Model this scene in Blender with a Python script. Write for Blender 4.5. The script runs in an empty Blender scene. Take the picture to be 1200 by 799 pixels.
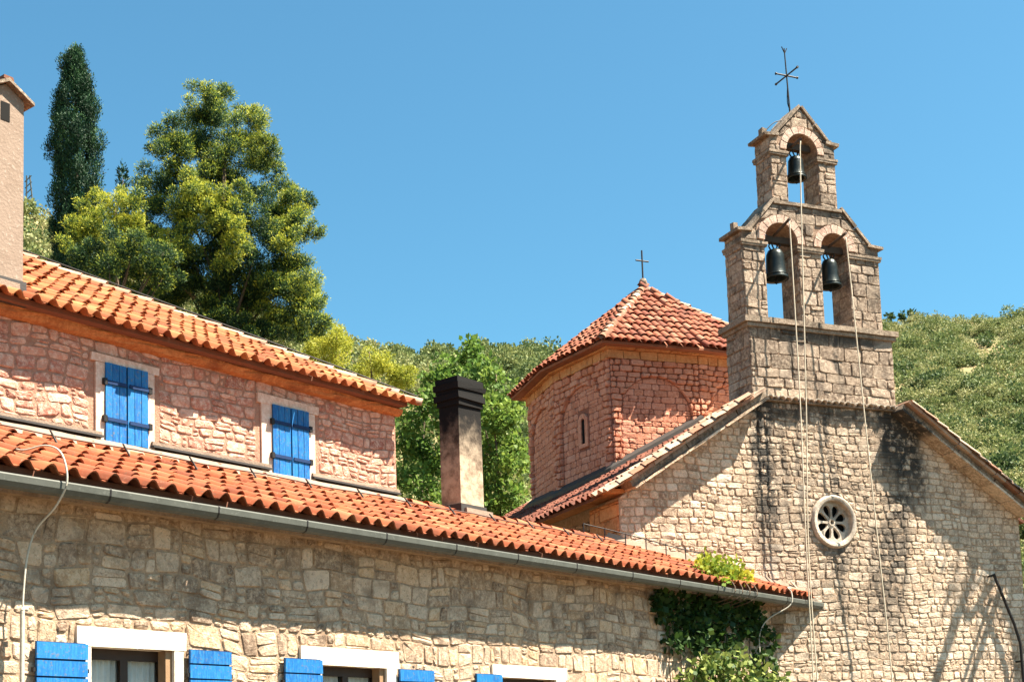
import bpy, math, random
import numpy as np
from mathutils import Vector, Matrix
from mathutils.geometry import tessellate_polygon

SC = bpy.context.scene
COL = SC.collection
R_ = math.radians

# ------------------------------------------------------------------ camera
FPX, PPY, PITCH, ROLL = 1636.0, 719.3, R_(6.148), R_(1.9)
EYE = Vector((0.0, 0.0, 1.6))
cam_d = bpy.data.cameras.new('camera')
cam = bpy.data.objects.new('camera', cam_d); COL.objects.link(cam)
cam_d.sensor_width = 36.0
cam_d.lens = FPX / 1200 * 36.0
cam_d.shift_y = (PPY - 399.5) / 1200
cam_d.clip_start = 0.1
cam_d.clip_end = 6000
cam.matrix_world = Matrix.Translation(EYE) @ Matrix.Rotation(R_(90) + PITCH, 4, 'X') @ Matrix.Rotation(-ROLL, 4, 'Z')
SC.camera = cam
SC.render.resolution_x, SC.render.resolution_y = 1024, 681

# ------------------------------------------------------------------ light
SUN = Vector((1.8, -0.25, 3.05)).normalized()
wd = bpy.data.worlds.new('World'); SC.world = wd; wd.use_nodes = True
wn = wd.node_tree.nodes; wl = wd.node_tree.links
sky = wn.new('ShaderNodeTexSky'); sky.sky_type = 'NISHITA'; sky.sun_disc = False
sky.sun_elevation = math.asin(SUN.z)
sky.sun_rotation = math.atan2(SUN.x, SUN.y)
sky.altitude = 100; sky.air_density = 1.0; sky.dust_density = 1.1; sky.ozone_density = 2.5
tint = wn.new('ShaderNodeMix'); tint.data_type = 'RGBA'; tint.blend_type = 'MULTIPLY'; tint.inputs[0].default_value = 1.0
tint.inputs[7].default_value = (0.58, 1.05, 1.04, 1)
wl.new(sky.outputs[0], tint.inputs[6]); wl.new(tint.outputs[2], wn['Background'].inputs[0])
wn['Background'].inputs[1].default_value = 0.043
sd_ = bpy.data.lights.new('sun', 'SUN'); sd_.energy = 5.0; sd_.angle = R_(0.5); sd_.color = (1.0, 0.90, 0.74)
sun = bpy.data.objects.new('sun', sd_); COL.objects.link(sun)
sun.rotation_euler = SUN.to_track_quat('Z', 'Y').to_euler()
vs = SC.view_settings
vs.view_transform = 'Standard'; vs.look = 'None'; vs.gamma = 1; vs.use_curve_mapping = False
vs.exposure = 2.2
SC.cycles.max_bounces = 6; SC.cycles.diffuse_bounces = 4; SC.cycles.transparent_max_bounces = 6

# ------------------------------------------------------------------ frames of the two buildings
AH, AC = R_(37.924), R_(66.43)
dH = Vector((math.sin(AH), math.cos(AH), 0)); nH = Vector((math.cos(AH), -math.sin(AH), 0))
dF = Vector((math.sin(AC), math.cos(AC), 0)); nF = Vector((math.cos(AC), -math.sin(AC), 0))
UZ = Vector((0, 0, 1))
L0 = Vector((-4.4707, 16.0369, 0)); F0 = Vector((6.738, 30.423, 0))

def HP(t, d, z): return L0 + dH * t - nH * d + UZ * z      # house: t along the wall, d back from the eave
def FP(s, D, z): return F0 + dF * s - nF * D + UZ * z      # church: s along the facade, D back from it
def sD(p):
    v = p - F0; return v.dot(dF), -v.dot(nF)

_fw = Vector((0, math.cos(PITCH), math.sin(PITCH))); _u0 = Vector((0, -math.sin(PITCH), math.cos(PITCH))); _r0 = Vector((1, 0, 0))
_ri = _r0 * math.cos(ROLL) - _u0 * math.sin(ROLL); _up = _u0 * math.cos(ROLL) + _r0 * math.sin(ROLL)
def proj(p):
    q = p - EYE; z = q.dot(_fw)
    return 600 + FPX * q.dot(_ri) / z, PPY - FPX * q.dot(_up) / z, z
def ray(x, y): return _fw + _ri * ((x - 600) / FPX) - _up * ((y - PPY) / FPX)
def at(x, y, Y):
    d = ray(x, y); return EYE + d * (Y / d.y)
def shown(p, size, margin=15):
    x, y, z = proj(p)
    if z < 1 or x < -margin or x > 1200 + margin or y < -margin or y > 799 + margin: return 0.0
    return size * FPX / z

# ------------------------------------------------------------------ materials
def rgb(c): return (c[0], c[1], c[2], 1.0)
class NT:
    def __init__(s, name):
        s.m = bpy.data.materials.new(name); s.m.use_nodes = True
        s.t = s.m.node_tree; s.n = s.t.nodes; s.l = s.t.links
        s.b = s.n['Principled BSDF']; s.out = s.n['Material Output']
        s.b.inputs['Specular IOR Level'].default_value = 0.25
    def add(s, typ, ins=None, **kw):
        nd = s.n.new(typ)
        for k, v in kw.items(): setattr(nd, k, v)
        for k, v in (ins or {}).items(): s.put(nd.inputs[k], v)
        return nd
    def put(s, sock, v):
        if isinstance(v, bpy.types.NodeSocket): s.l.new(v, sock)
        else:
            if sock.type == 'RGBA' and len(v) == 3: v = rgb(v)
            sock.default_value = v
    def math(s, op, a, b=0.0, c=0.0, clamp=False):
        nd = s.add('ShaderNodeMath', {0: a, 1: b, 2: c}, operation=op); nd.use_clamp = clamp; return nd.outputs[0]
    def noise(s, vec, scale, detail=4, rough=.55, dist=0.0):
        return s.add('ShaderNodeTexNoise', {'Vector': vec, 'Scale': scale, 'Detail': detail, 'Roughness': rough, 'Distortion': dist}).outputs['Fac']
    def ramp(s, fac, stops, interp='LINEAR'):
        nd = s.add('ShaderNodeValToRGB', {'Fac': fac}); cr = nd.color_ramp; cr.interpolation = interp
        while len(cr.elements) < len(stops): cr.elements.new(.5)
        for e, (p, c) in zip(cr.elements, stops):
            e.position = p; e.color = rgb(c) if hasattr(c, '__len__') else (c, c, c, 1)
        return nd.outputs[0]
    def mix(s, fac, a, b, mode='MIX'):
        nd = s.add('ShaderNodeMix', data_type='RGBA', blend_type=mode)
        s.put(nd.inputs[0], fac); s.put(nd.inputs[6], a); s.put(nd.inputs[7], b); return nd.outputs[2]
    def sstep(s, x, a, b):
        nd = s.add('ShaderNodeMapRange', {'Value': x, 'From Min': a, 'From Max': b, 'To Min': 0.0, 'To Max': 1.0}, interpolation_type='SMOOTHSTEP'); return nd.outputs[0]
    def pos(s): return s.add('ShaderNodeNewGeometry').outputs['Position']
    def tone(s):
        a = s.add('ShaderNodeAttribute', attribute_name='tone').outputs['Fac']
        r = s.add('ShaderNodeObjectInfo').outputs['Random']
        return s.math('FRACT', s.math('ADD', a, r))
    def bump(s, h, strength, dist):
        s.put(s.b.inputs['Normal'], s.add('ShaderNodeBump', {'Height': h, 'Strength': strength, 'Distance': dist}).outputs[0])

def stone_mat(name, stops, dark, light, bump=.8, bdist=.05, scale=1.0, dirt=.35, stain_shade=(), pocks=.25):
    k = NT(name); P = k.pos(); tn = k.tone()
    base = k.ramp(tn, stops)
    n1 = k.noise(P, 2.2 * scale, 5); n2 = k.noise(P, 12 * scale, 7, .7, .15); n3 = k.noise(P, 38 * scale, 6, .7)
    c = k.mix(k.sstep(n2, .42, .62), k.mix(.12, base, dark), k.mix(.5, base, light))
    c = k.mix(k.math('MULTIPLY', k.sstep(n1, .5, .72), dirt), c, dark)
    c = k.mix(k.math('MULTIPLY', k.sstep(n3, .57, .68), pocks * .7), c, dark)
    n4 = k.noise(P, 21 * scale, 6, .7, .4)
    c = k.mix(k.math('MULTIPLY', k.sstep(n4, .56, .64), .55), c, light)
    c = k.mix(k.math('MULTIPLY', k.sstep(n4, .46, .38), pocks * 1.1, clamp=True), c, k.mix(.5, base, dark))
    if stain_shade:
        s_ = k.add('ShaderNodeVectorMath', {0: P, 1: tuple(dF)}, operation='DOT_PRODUCT').outputs['Value']
        s_ = k.math('SUBTRACT', s_, F0.dot(dF))
        z_ = k.add('ShaderNodeSeparateXYZ', {0: P}).outputs['Z']
        wob = k.math('MULTIPLY', k.math('SUBTRACT', k.noise(P, 1.6, 3), .5), .55)
        fine = k.noise(P, 7, 5, .7)
        for (s0, drift, hw, z0, z1, amt) in stain_shade:          # a run-off streak or painted shade band below z1, fading out at z0
            dz = k.math('SUBTRACT', z1, z_)
            ctr = k.math('MULTIPLY_ADD', dz, drift, s0)
            dd = k.math('ABSOLUTE', k.math('ADD', k.math('SUBTRACT', s_, ctr), wob))
            mk = k.math('SUBTRACT', 1.0, k.sstep(dd, hw * .35, hw))
            mz = k.math('MULTIPLY', k.sstep(z_, z0, z0 + (z1 - z0) * .6), k.math('SUBTRACT', 1.0, k.sstep(z_, z1, z1 + .08)))
            mm = k.math('MULTIPLY', k.math('MULTIPLY', mk, mz), k.math('MULTIPLY', k.sstep(k.math('ADD', fine, k.math('MULTIPLY', tn, .22)), .40, .66), amt))
            c = k.mix(mm, c, (.045, .04, .035))
    k.put(k.b.inputs['Base Color'], c); k.b.inputs['Roughness'].default_value = .92
    h = k.math('ADD', k.math('MULTIPLY', n2, .55), k.math('MULTIPLY', n3, .75))
    k.bump(h, bump, bdist)
    return k.m

def plain_mat(name, col, rough=.8, metal=0.0, var=.25, scale=6, bump=.3, bdist=.01, dark=None, wear=0.0):
    k = NT(name); P = k.pos(); n = k.noise(P, scale, 5, .6); n2 = k.noise(P, scale * 6, 4)
    dk = dark or tuple(x * .45 for x in col)
    c = k.mix(k.math('MULTIPLY', k.sstep(n, .4, .75), var), col, dk)
    if wear: c = k.mix(k.math('MULTIPLY', k.sstep(n2, .58, .7), wear), c, tuple(min(1, x * 1.5 + .15) for x in col))
    k.put(k.b.inputs['Base Color'], c); k.b.inputs['Roughness'].default_value = rough; k.b.inputs['Metallic'].default_value = metal
    if bump: k.bump(k.math('ADD', n2, n), bump, bdist)
    return k.m

def tile_mat(name, stops, dirt=.35):
    k = NT(name); P = k.pos(); tn = k.tone()
    c = k.ramp(tn, stops)
    n1 = k.noise(P, 3.0, 5); n2 = k.noise(P, 25, 5, .65)
    n4 = k.noise(P, 9, 6, .7)
    c = k.mix(k.math('MULTIPLY', k.sstep(n1, .45, .7), dirt), c, (.09, .045, .03))
    c = k.mix(k.math('MULTIPLY', k.sstep(n4, .58, .68), dirt * 1.2, clamp=True), c, (.10, .075, .05))
    c = k.mix(k.math('MULTIPLY', k.sstep(n2, .58, .72), .4), c, (.40, .27, .18))
    k.put(k.b.inputs['Base Color'], c); k.b.inputs['Roughness'].default_value = .85
    k.bump(n2, .35, .008)
    return k.m

def leaf_mat(name, stops, trans=.35):
    k = NT(name); tn = k.add('ShaderNodeAttribute', attribute_name='tone').outputs['Fac']
    c = k.ramp(tn, stops)
    k.put(k.b.inputs['Base Color'], c); k.b.inputs['Roughness'].default_value = .6; k.b.inputs['Specular IOR Level'].default_value = .2
    tr = k.add('ShaderNodeBsdfTranslucent', {'Color': c})
    mx = k.add('ShaderNodeMixShader', {0: trans}); k.l.new(k.b.outputs[0], mx.inputs[1]); k.l.new(tr.outputs[0], mx.inputs[2])
    k.l.new(mx.outputs[0], k.out.inputs[0])
    return k.m

M = {}
M['wing_stone'] = stone_mat('wing_stone', [(0, (0.206, 0.141, 0.099)), (.25, (0.433, 0.315, 0.226)), (.5, (0.597, 0.451, 0.333)), (.65, (0.350, 0.240, 0.163)), (.8, (0.597, 0.395, 0.234)), (1, (0.700, 0.545, 0.424))], (0.093, 0.056, 0.036), (0.700, 0.536, 0.397), dirt=.6, pocks=.8)
M['wing_mortar'] = stone_mat('wing_mortar', [(0, (0.391, 0.277, 0.189)), (1, (0.391, 0.277, 0.189))], (0.134, 0.080, 0.050), (0.494, 0.348, 0.234), dirt=.6, pocks=.7)
M['upper_stone'] = stone_mat('upper_stone', [(0, (0.320, 0.107, 0.072)), (.2, (0.560, 0.279, 0.194)), (.5, (0.640, 0.358, 0.261)), (.7, (0.440, 0.172, 0.117)), (.85, (0.600, 0.298, 0.207)), (1, (0.680, 0.437, 0.333))], (0.240, 0.102, 0.072), (0.740, 0.577, 0.468), dirt=.35, pocks=.5)
M['upper_mortar'] = stone_mat('upper_mortar', [(0, (.40, .21, .145)), (1, (.40, .21, .145))], (.18, .09, .065), (.44, .27, .19), dirt=.4)
STN_SHADE = [(2.72, -.02, .60, 6.3, 9.5, 1.0), (2.2, .02, .50, 7.2, 9.4, 1.0), (2.3, -.1, .5, 3.0, 7.4, .8), (-1.25, .0, .45, 4.6, 9.4, 1.0), (-.75, 0.02, .16, 6.0, 9.25, .6), (.45, .05, .14, 3.2, 9.3, .85), (-.35, .03, .12, 4, 9.3, .6), (1.75, -.12, .35, 3.4, 6.6, .7), (.55, 0, .5, 5.2, 6.2, .6), (.4, 0, 2.6, 8.85, 9.38, .75), (.55, .0, 2.9, 1.5, 9.4, .42)]  # run-off stains, plus a wide band painting the shadow under the belfry ledge
M['facade_stone'] = stone_mat('facade_stone', [(0, (0.309, 0.211, 0.144)), (.2, (0.576, 0.432, 0.316)), (.45, (0.742, 0.583, 0.451)), (.6, (0.453, 0.320, 0.226)), (.8, (0.679, 0.498, 0.352)), (1, (0.803, 0.658, 0.524))], (0.103, 0.070, 0.045), (0.824, 0.658, 0.496), dirt=.5, pocks=.9, stain_shade=STN_SHADE)
M['facade_mortar'] = stone_mat('facade_mortar', [(0, (0.412, 0.291, 0.198)), (1, (0.412, 0.291, 0.198))], (0.185, 0.113, 0.067), (0.597, 0.432, 0.298), dirt=.45, pocks=.6, stain_shade=STN_SHADE)
BST = [(.4, 0, 2.4, 10.62, 11.15, .9), (.78, .1, .12, 9.4, 11.1, .9), (-.35, .0, .12, 9.4, 11.1, .8), (.4, 0, 2.6, 12.75, 13.0, .5), (.3, 0, 1.2, 15.0, 15.3, .5), (.4, 0, 2.2, 13.5, 14.05, .6), (1.1, 0, .5, 14.9, 15.8, .7), (-1.2, 0, .3, 12.2, 13.2, .6), (2.0, 0, .3, 11.4, 13.2, .5)]
M['belfry_stone'] = stone_mat('belfry_stone', [(0, (0.123, 0.084, 0.060)), (.3, (0.275, 0.197, 0.142)), (.55, (0.370, 0.273, 0.201)), (.75, (0.190, 0.130, 0.090)), (1, (0.418, 0.322, 0.249))], (0.052, 0.037, 0.030), (0.608, 0.482, 0.368), bump=.8, bdist=.04, dirt=.7, pocks=.7, stain_shade=BST)
M['belfry_core'] = stone_mat('belfry_core', [(0, (0.257, 0.165, 0.115)), (1, (0.257, 0.165, 0.115))], (0.076, 0.049, 0.036), (0.437, 0.313, 0.222), dirt=.6, stain_shade=BST)
M['voussoir'] = stone_mat('voussoir', [(0, (.44, .29, .22)), (.5, (.54, .39, .31)), (1, (.40, .25, .19))], (.17, .10, .08), (.62, .5, .4), bump=.6, dirt=.5)
M['coping'] = stone_mat('coping', [(0, (0.160, 0.116, 0.084)), (.5, (0.260, 0.195, 0.143)), (1, (0.130, 0.093, 0.067))], (0.060, 0.047, 0.034), (0.440, 0.353, 0.269), bump=.7, dirt=.8, pocks=.6)
M['rose_stone'] = stone_mat('rose_stone', [(0, (.46, .39, .32)), (1, (.46, .39, .32))], (.16, .12, .09), (.58, .51, .43), bump=.5, dirt=.6, pocks=.5)
M['drum_stone'] = stone_mat('drum_stone', [(0, (0.500, 0.185, 0.109)), (.35, (0.620, 0.273, 0.176)), (.7, (0.540, 0.211, 0.118)), (1, (0.660, 0.326, 0.227))], (0.280, 0.088, 0.050), (0.700, 0.370, 0.260), bump=.6, dirt=.4, pocks=.4)
M['drum_mortar'] = stone_mat('drum_mortar', [(0, (.26, .10, .065)), (1, (.26, .10, .065))], (.14, .06, .04), (.34, .15, .10), dirt=.4)
M['orange_stone'] = stone_mat('orange_stone', [(0, (.48, .19, .07)), (.5, (.60, .28, .115)), (1, (.40, .14, .05))], (.24, .08, .035), (.68, .38, .18), bump=.5, dirt=.35)
M['orange_plaster'] = stone_mat('orange_plaster', [(0, (.46, .18, .065)), (1, (.46, .18, .065))], (.22, .07, .03), (.62, .30, .12), bump=.9, dirt=.8, pocks=.6)
M['trim'] = stone_mat('trim', [(0, (.66, .58, .48)), (1, (.74, .67, .57))], (.34, .26, .19), (.80, .75, .67), bump=.5, bdist=.025, dirt=.5, pocks=.3)
M['tile'] = tile_mat('tile', [(0, (.16, .04, .018)), (.3, (.29, .082, .032)), (.55, (.25, .065, .026)), (.75, (.36, .14, .065)), (.9, (.30, .09, .035)), (1, (.19, .05, .022))], .4)
M['upper_tile'] = tile_mat('upper_tile', [(0, (.20, .055, .022)), (.35, (.34, .12, .045)), (.6, (.30, .095, .035)), (.8, (.42, .19, .075)), (1, (.24, .07, .028))], .35)
M['dome_tile'] = tile_mat('dome_tile', [(0, (.16, .042, .024)), (.25, (.23, .068, .036)), (.6, (.29, .095, .05)), (.85, (.25, .08, .04)), (1, (.32, .15, .095))], .45)
M['shaded_nave_tile'] = tile_mat('shaded_nave_tile', [(0, (.10, .028, .018)), (.5, (.15, .045, .026)), (1, (.20, .075, .045))], .6)  # darker tile colours carry the shadow lying on the nave slope
M['pale_tile'] = tile_mat('pale_tile', [(0, (.36, .24, .17)), (.4, (.42, .30, .22)), (.75, (.26, .12, .07)), (1, (.40, .28, .20))], .5)
M['bed'] = plain_mat('bed', (.16, .07, .045), .95)
M['upper_trim'] = stone_mat('upper_trim', [(0, (.52, .37, .29)), (1, (.58, .43, .34))], (.42, .28, .21), (.74, .64, .55), bump=.4, bdist=.02, dirt=.3)
M['mortar_pale'] = plain_mat('mortar_pale', (.26, .19, .145), .95, var=.5, bump=.5, bdist=.02)
M['pink_plaster'] = plain_mat('pink_plaster', (.225, .165, .128), .9, var=.4, scale=4, bump=.6, bdist=.015, dark=(.16, .11, .08), wear=.35)
M['flash'] = plain_mat('flash', (.045, .04, .038), .6)
M['gutter'] = plain_mat('gutter', (.085, .088, .076), .5, .1, var=.5, scale=4, bump=.05, wear=.15)
M['iron'] = plain_mat('iron', (.03, .028, .028), .6, .6)
M['bronze'] = plain_mat('bronze', (.022, .030, .030), .35, .5, var=.6)
M['beam'] = plain_mat('beam', (.06, .045, .035), .85)
M['rope'] = plain_mat('rope', (.60, .52, .40), .9, scale=30)
M['cable'] = plain_mat('cable', (.46, .42, .35), .6)
M['dark_cable'] = plain_mat('dark_cable', (.10, .05, .04), .7)
k = NT('blue'); P = k.pos(); tn = k.tone()
mp = k.add('ShaderNodeMapping', {'Vector': P, 'Scale': (14, 14, 2.2)}).outputs[0]; g = k.noise(mp, 3.0, 6, .7); w = k.noise(P, 26, 6, .7); m_ = k.noise(P, 3, 4)
c = k.ramp(tn, [(0, (.004, .075, .26)), (.5, (.005, .105, .33)), (1, (.010, .13, .36))])
c = k.mix(k.math('MULTIPLY', k.sstep(g, .42, .62), .8), c, (.02, .17, .38)); c = k.mix(k.math('MULTIPLY', k.sstep(m_, .5, .75), .5), c, (.004, .055, .19))
c = k.mix(k.math('MULTIPLY', k.sstep(w, .57, .63), .7), c, (.12, .13, .14))
k.put(k.b.inputs['Base Color'], c); k.b.inputs['Roughness'].default_value = .6; k.bump(k.math('ADD', g, w), .5, .006); M['blue'] = k.m
M['blue_dark'] = plain_mat('blue_dark', (.004, .025, .09), .7)
M['wood'] = plain_mat('wood', (.035, .02, .014), .5, scale=14)
M['wood_brown'] = plain_mat('wood_brown', (.26, .16, .09), .6, scale=12)
M['curtain'] = plain_mat('curtain', (.68, .68, .66), .95, bump=0)
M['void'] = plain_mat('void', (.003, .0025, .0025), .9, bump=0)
k = NT('glass'); k.b.inputs['Base Color'].default_value = (.85, .9, .92, 1); k.b.inputs['Roughness'].default_value = .03
k.b.inputs['Transmission Weight'].default_value = 1.0; k.b.inputs['IOR'].default_value = 1.05; M['glass'] = k.m
k = NT('soot'); P = k.pos(); zz = k.add('ShaderNodeSeparateXYZ', {0: P}).outputs['Z']
n = k.noise(P, 5, 6, .65); mk = k.sstep(k.math('ADD', zz, k.math('MULTIPLY', n, 1.2)), 7.2, 8.5)
k.put(k.b.inputs['Base Color'], k.mix(mk, k.mix(k.sstep(n, .4, .7), (.42, .33, .24), (.22, .155, .105)), (.004, .0035, .0035)))
k.b.inputs['Roughness'].default_value = .95; k.bump(k.noise(P, 30, 5), .5, .015); M['soot'] = k.m

# ------------------------------------------------------------------ object helpers
def tag(o, label=None, cat=None, group=None, kind=None):
    if label: o['label'] = label
    if cat: o['category'] = cat
    if group: o['group'] = group
    if kind: o['kind'] = kind
    return o
def link(o, parent=None):
    COL.objects.link(o)
    if parent is not None:
        o.parent = parent
        if parent.type == 'EMPTY' : o.matrix_parent_inverse = Matrix.Translation(-parent.location)
    return o
def thing(name, loc, label, cat, group=None):
    o = bpy.data.objects.new(name, None); o.location = loc; o.empty_display_size = .2
    COL.objects.link(o); return tag(o, label, cat, group)

class MB:
    """collects verts and faces (world space), one tone per face"""
    def __init__(s): s.v = []; s.f = []; s.t = []; s.sm = False
    def add(s, vs, fs, tone=0.0):
        o = len(s.v); s.v.extend([tuple(x) for x in vs]); s.f.extend([tuple(i + o for i in f) for f in fs]); s.t.extend([tone] * len(fs)); return s
    def build(s, name, mat, parent=None, kind=None, smooth=False, **kw):
        me = bpy.data.meshes.new(name); me.from_pydata(s.v, [], s.f)
        if any(s.t):
            a = me.attributes.new('tone', 'FLOAT', 'FACE'); a.data.foreach_set('value', s.t)
        if smooth: me.shade_smooth()
        me.materials.append(M[mat] if isinstance(mat, str) else mat)
        o = link(bpy.data.objects.new(name, me), parent)
        return tag(o, kind=kind, **kw)
    def box(s, O, A, B, C, jit=0.0, rng=random, tone=0.0):
        """O corner, A B C edge vectors"""
        p = [O, O + A, O + A + B, O + B, O + C, O + A + C, O + A + B + C, O + B + C]
        if jit: p = [q + Vector((rng.uniform(-jit, jit) for _ in range(3))) for q in p]
        return s.add(p, [(0, 3, 2, 1), (4, 5, 6, 7), (0, 1, 5, 4), (1, 2, 6, 5), (2, 3, 7, 6), (3, 0, 4, 7)], tone)
    def tube(s, pts, r, n=6, r2=None):
        vs_ = []; m = len(pts)
        for i, p in enumerate(pts):
            d = (pts[min(i + 1, m - 1)] - pts[max(i - 1, 0)]).normalized()
            a = d.cross(UZ if abs(d.z) < .9 else Vector((1, 0, 0))).normalized(); b = d.cross(a)
            rr = r if r2 is None else r + (r2 - r) * i / (m - 1)
            vs_ += [p + a * math.cos(2 * math.pi * j / n) * rr + b * math.sin(2 * math.pi * j / n) * rr for j in range(n)]
        fs = [(i * n + j, i * n + (j + 1) % n, (i + 1) * n + (j + 1) % n, (i + 1) * n + j) for i in range(m - 1) for j in range(n)]
        fs += [tuple(range(n))[::-1], tuple(range((m - 1) * n, m * n))]
        return s.add(vs_, fs)
    def lathe(s, c, prof, n=20):
        vs_ = [c + Vector((r * math.cos(2 * math.pi * j / n), r * math.sin(2 * math.pi * j / n), z)) for r, z in prof for j in range(n)]
        fs = [(i * n + j, i * n + (j + 1) % n, (i + 1) * n + (j + 1) % n, (i + 1) * n + j) for i in range(len(prof) - 1) for j in range(n)]
        return s.add(vs_, fs)
    def plate(s, outer, holes, fr, w0, w1):
        """flat plate with holes: fr(u, v, w) -> point; from depth w0 (front) to w1 (back)"""
        loops = [outer] + list(holes)
        tri = tessellate_polygon([[Vector((u, v, 0)) for u, v in lp] for lp in loops])
        flat = [p for lp in loops for p in lp]; N = len(flat)
        vs_ = [fr(u, v, w0) for u, v in flat] + [fr(u, v, w1) for u, v in flat]
        fs = []
        for t in tri:
            t = tuple(t); a, b, c = (flat[i] for i in t)
            if (b[0] - a[0]) * (c[1] - a[1]) - (b[1] - a[1]) * (c[0] - a[0]) < 0: t = t[::-1]
            fs.append(t); fs.append(tuple(i + N for i in t[::-1]))
        o = 0
        for li, lp in enumerate(loops):
            n = len(lp); ar = sum(lp[i][0] * lp[(i + 1) % n][1] - lp[(i + 1) % n][0] * lp[i][1] for i in range(n))
            for i in range(n):
                a, b = o + i, o + (i + 1) % n
                q = (a, a + N, b + N, b)
                if (ar < 0) != (li > 0): q = q[::-1]
                fs.append(q)
            o += n
        return s.add(vs_, fs)

def spline(pts, n=8):
    P = [pts[0]] + list(pts) + [pts[-1]]; out = []
    for i in range(1, len(P) - 2):
        a, b, c, d = P[i - 1:i + 3]
        for j in range(n):
            t = j / n
            out.append(.5 * (2 * b + (c - a) * t + (2 * a - 5 * b + 4 * c - d) * t * t + (3 * b - a - 3 * c + d) * t ** 3))
    out.append(P[-2]); return out

# ------------------------------------------------------------------ masonry
def clip(poly, a, b, c):
    """keep a*u + b*v <= c"""
    out = []; n = len(poly)
    for i in range(n):
        p, q = poly[i], poly[(i + 1) % n]; fp = a * p[0] + b * p[1] - c; fq = a * q[0] + b * q[1] - c
        if fp <= 0: out.append(p)
        if (fp < 0 < fq) or (fq < 0 < fp):
            t = fp / (fp - fq); out.append((p[0] + (q[0] - p[0]) * t, p[1] + (q[1] - p[1]) * t))
    return out
def area(p):
    n = len(p)
    return abs(sum(p[i][0] * p[(i + 1) % n][1] - p[(i + 1) % n][0] * p[i][1] for i in range(n))) / 2 if n > 2 else 0
def cen(p): return sum(q[0] for q in p) / len(p), sum(q[1] for q in p) / len(p)

def layout(u0, u1, v0, v1, h, w, seed, split=.2, warp=.04, clips=(), holes=(), hvar=.35, wvar=.5, minarea=.006, slant=.0):
    rng = random.Random(seed); ph = [rng.uniform(0, 6.28) for _ in range(6)]
    def W(u, v):
        return (u + warp * .6 * math.sin(v * 5.1 + ph[0] + u * 1.3), v + warp * (math.sin(u * 1.9 + ph[1] + v * .7) + .6 * math.sin(u * 4.7 + ph[2] + v * 2.1)))
    cells = []; v = v0 - h
    while v < v1 + h:
        hh = h * rng.uniform(1 - hvar, 1 + hvar); u = u0 - rng.uniform(0, w); prev = rng.uniform(-slant, slant)
        while u < u1:
            ww = w * rng.uniform(1 - wvar, 1 + wvar); nx = rng.uniform(-slant, slant)
            a, b, c, d = (u + prev, v), (u + ww + nx, v), (u + ww - nx, v + hh), (u - prev, v + hh)
            r = rng.random()
            if r < split * .6:
                k = rng.uniform(.38, .62); m1 = (a[0] + (d[0] - a[0]) * k, v + hh * k); m2 = (b[0] + (c[0] - b[0]) * k, v + hh * rng.uniform(.4, .6))
                cells += [[a, b, m2, m1], [m1, m2, c, d]]
            elif r < split and ww > .8 * w:
                k = rng.uniform(.55, .75); x = u + ww * k; q = v + hh * rng.uniform(.4, .6)
                cells += [[a, (x, v), (x, v + hh), d], [(x, v), b, (b[0], q), (x, q)], [(x, q), (b[0], q), c, (x, v + hh)]]
            else: cells.append([a, b, c, d])
            u += ww; prev = nx
        v += hh
    out = []
    for p in cells:
        p = [W(*q) for q in p]
        for cl in [(-1, 0, -u0), (1, 0, u1), (0, -1, -v0), (0, 1, v1)] + list(clips):
            p = clip(p, *cl)
            if len(p) < 3: break
        if len(p) < 3: continue
        parts = [p]
        for (a0, b0, a1, b1) in holes:
            nxt = []
            for q in parts:
                us = [x[0] for x in q]; vs_ = [x[1] for x in q]
                if max(us) <= a0 or min(us) >= a1 or max(vs_) <= b0 or min(vs_) >= b1: nxt.append(q); continue
                nxt.append(clip(q, 1, 0, a0)); nxt.append(clip(q, -1, 0, -a1))
                mid = clip(clip(q, -1, 0, -a0), 1, 0, a1) if len(q) > 2 else []
                if len(mid) > 2: nxt.append(clip(mid, 0, 1, b0)); nxt.append(clip(mid, 0, -1, -b1))
            parts = [q for q in nxt if len(q) > 2]
        out += [q for q in parts if area(q) > minarea]
    return out

def push_out(cells, cx, cy, r, below=None, inner=False):
    """cells that reach into a circle are pushed out to its rim (or in, when inner); below: also keep to |u-cx| for v<cy"""
    out = []
    for p in cells:
        # densify
        q = []
        n = len(p)
        for i in range(n):
            a, b = p[i], p[(i + 1) % n]; L = math.hypot(b[0] - a[0], b[1] - a[1]); m = max(1, int(L / .12))
            q += [(a[0] + (b[0] - a[0]) * j / m, a[1] + (b[1] - a[1]) * j / m) for j in range(m)]
        ins = [math.hypot(x - cx, y - cy) < r for x, y in q]
        if not any(ins) if not inner else all(ins): out.append(p); continue
        if all(ins) if not inner else not any(ins): continue
        a0 = area(p); new = []
        for (x, y), i_ in zip(q, ins):
            if i_ != inner:
                d = math.hypot(x - cx, y - cy) or 1e-6; x, y = cx + (x - cx) * r / d, cy + (y - cy) * r / d
            new.append((x, y))
        # drop doubled points
        cl = [new[0]]
        for x in new[1:]:
            if math.hypot(x[0] - cl[-1][0], x[1] - cl[-1][1]) > .02: cl.append(x)
        if len(cl) > 2 and area(cl) > .3 * a0 and area(cl) > .004: out.append(cl)
    return out

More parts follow.
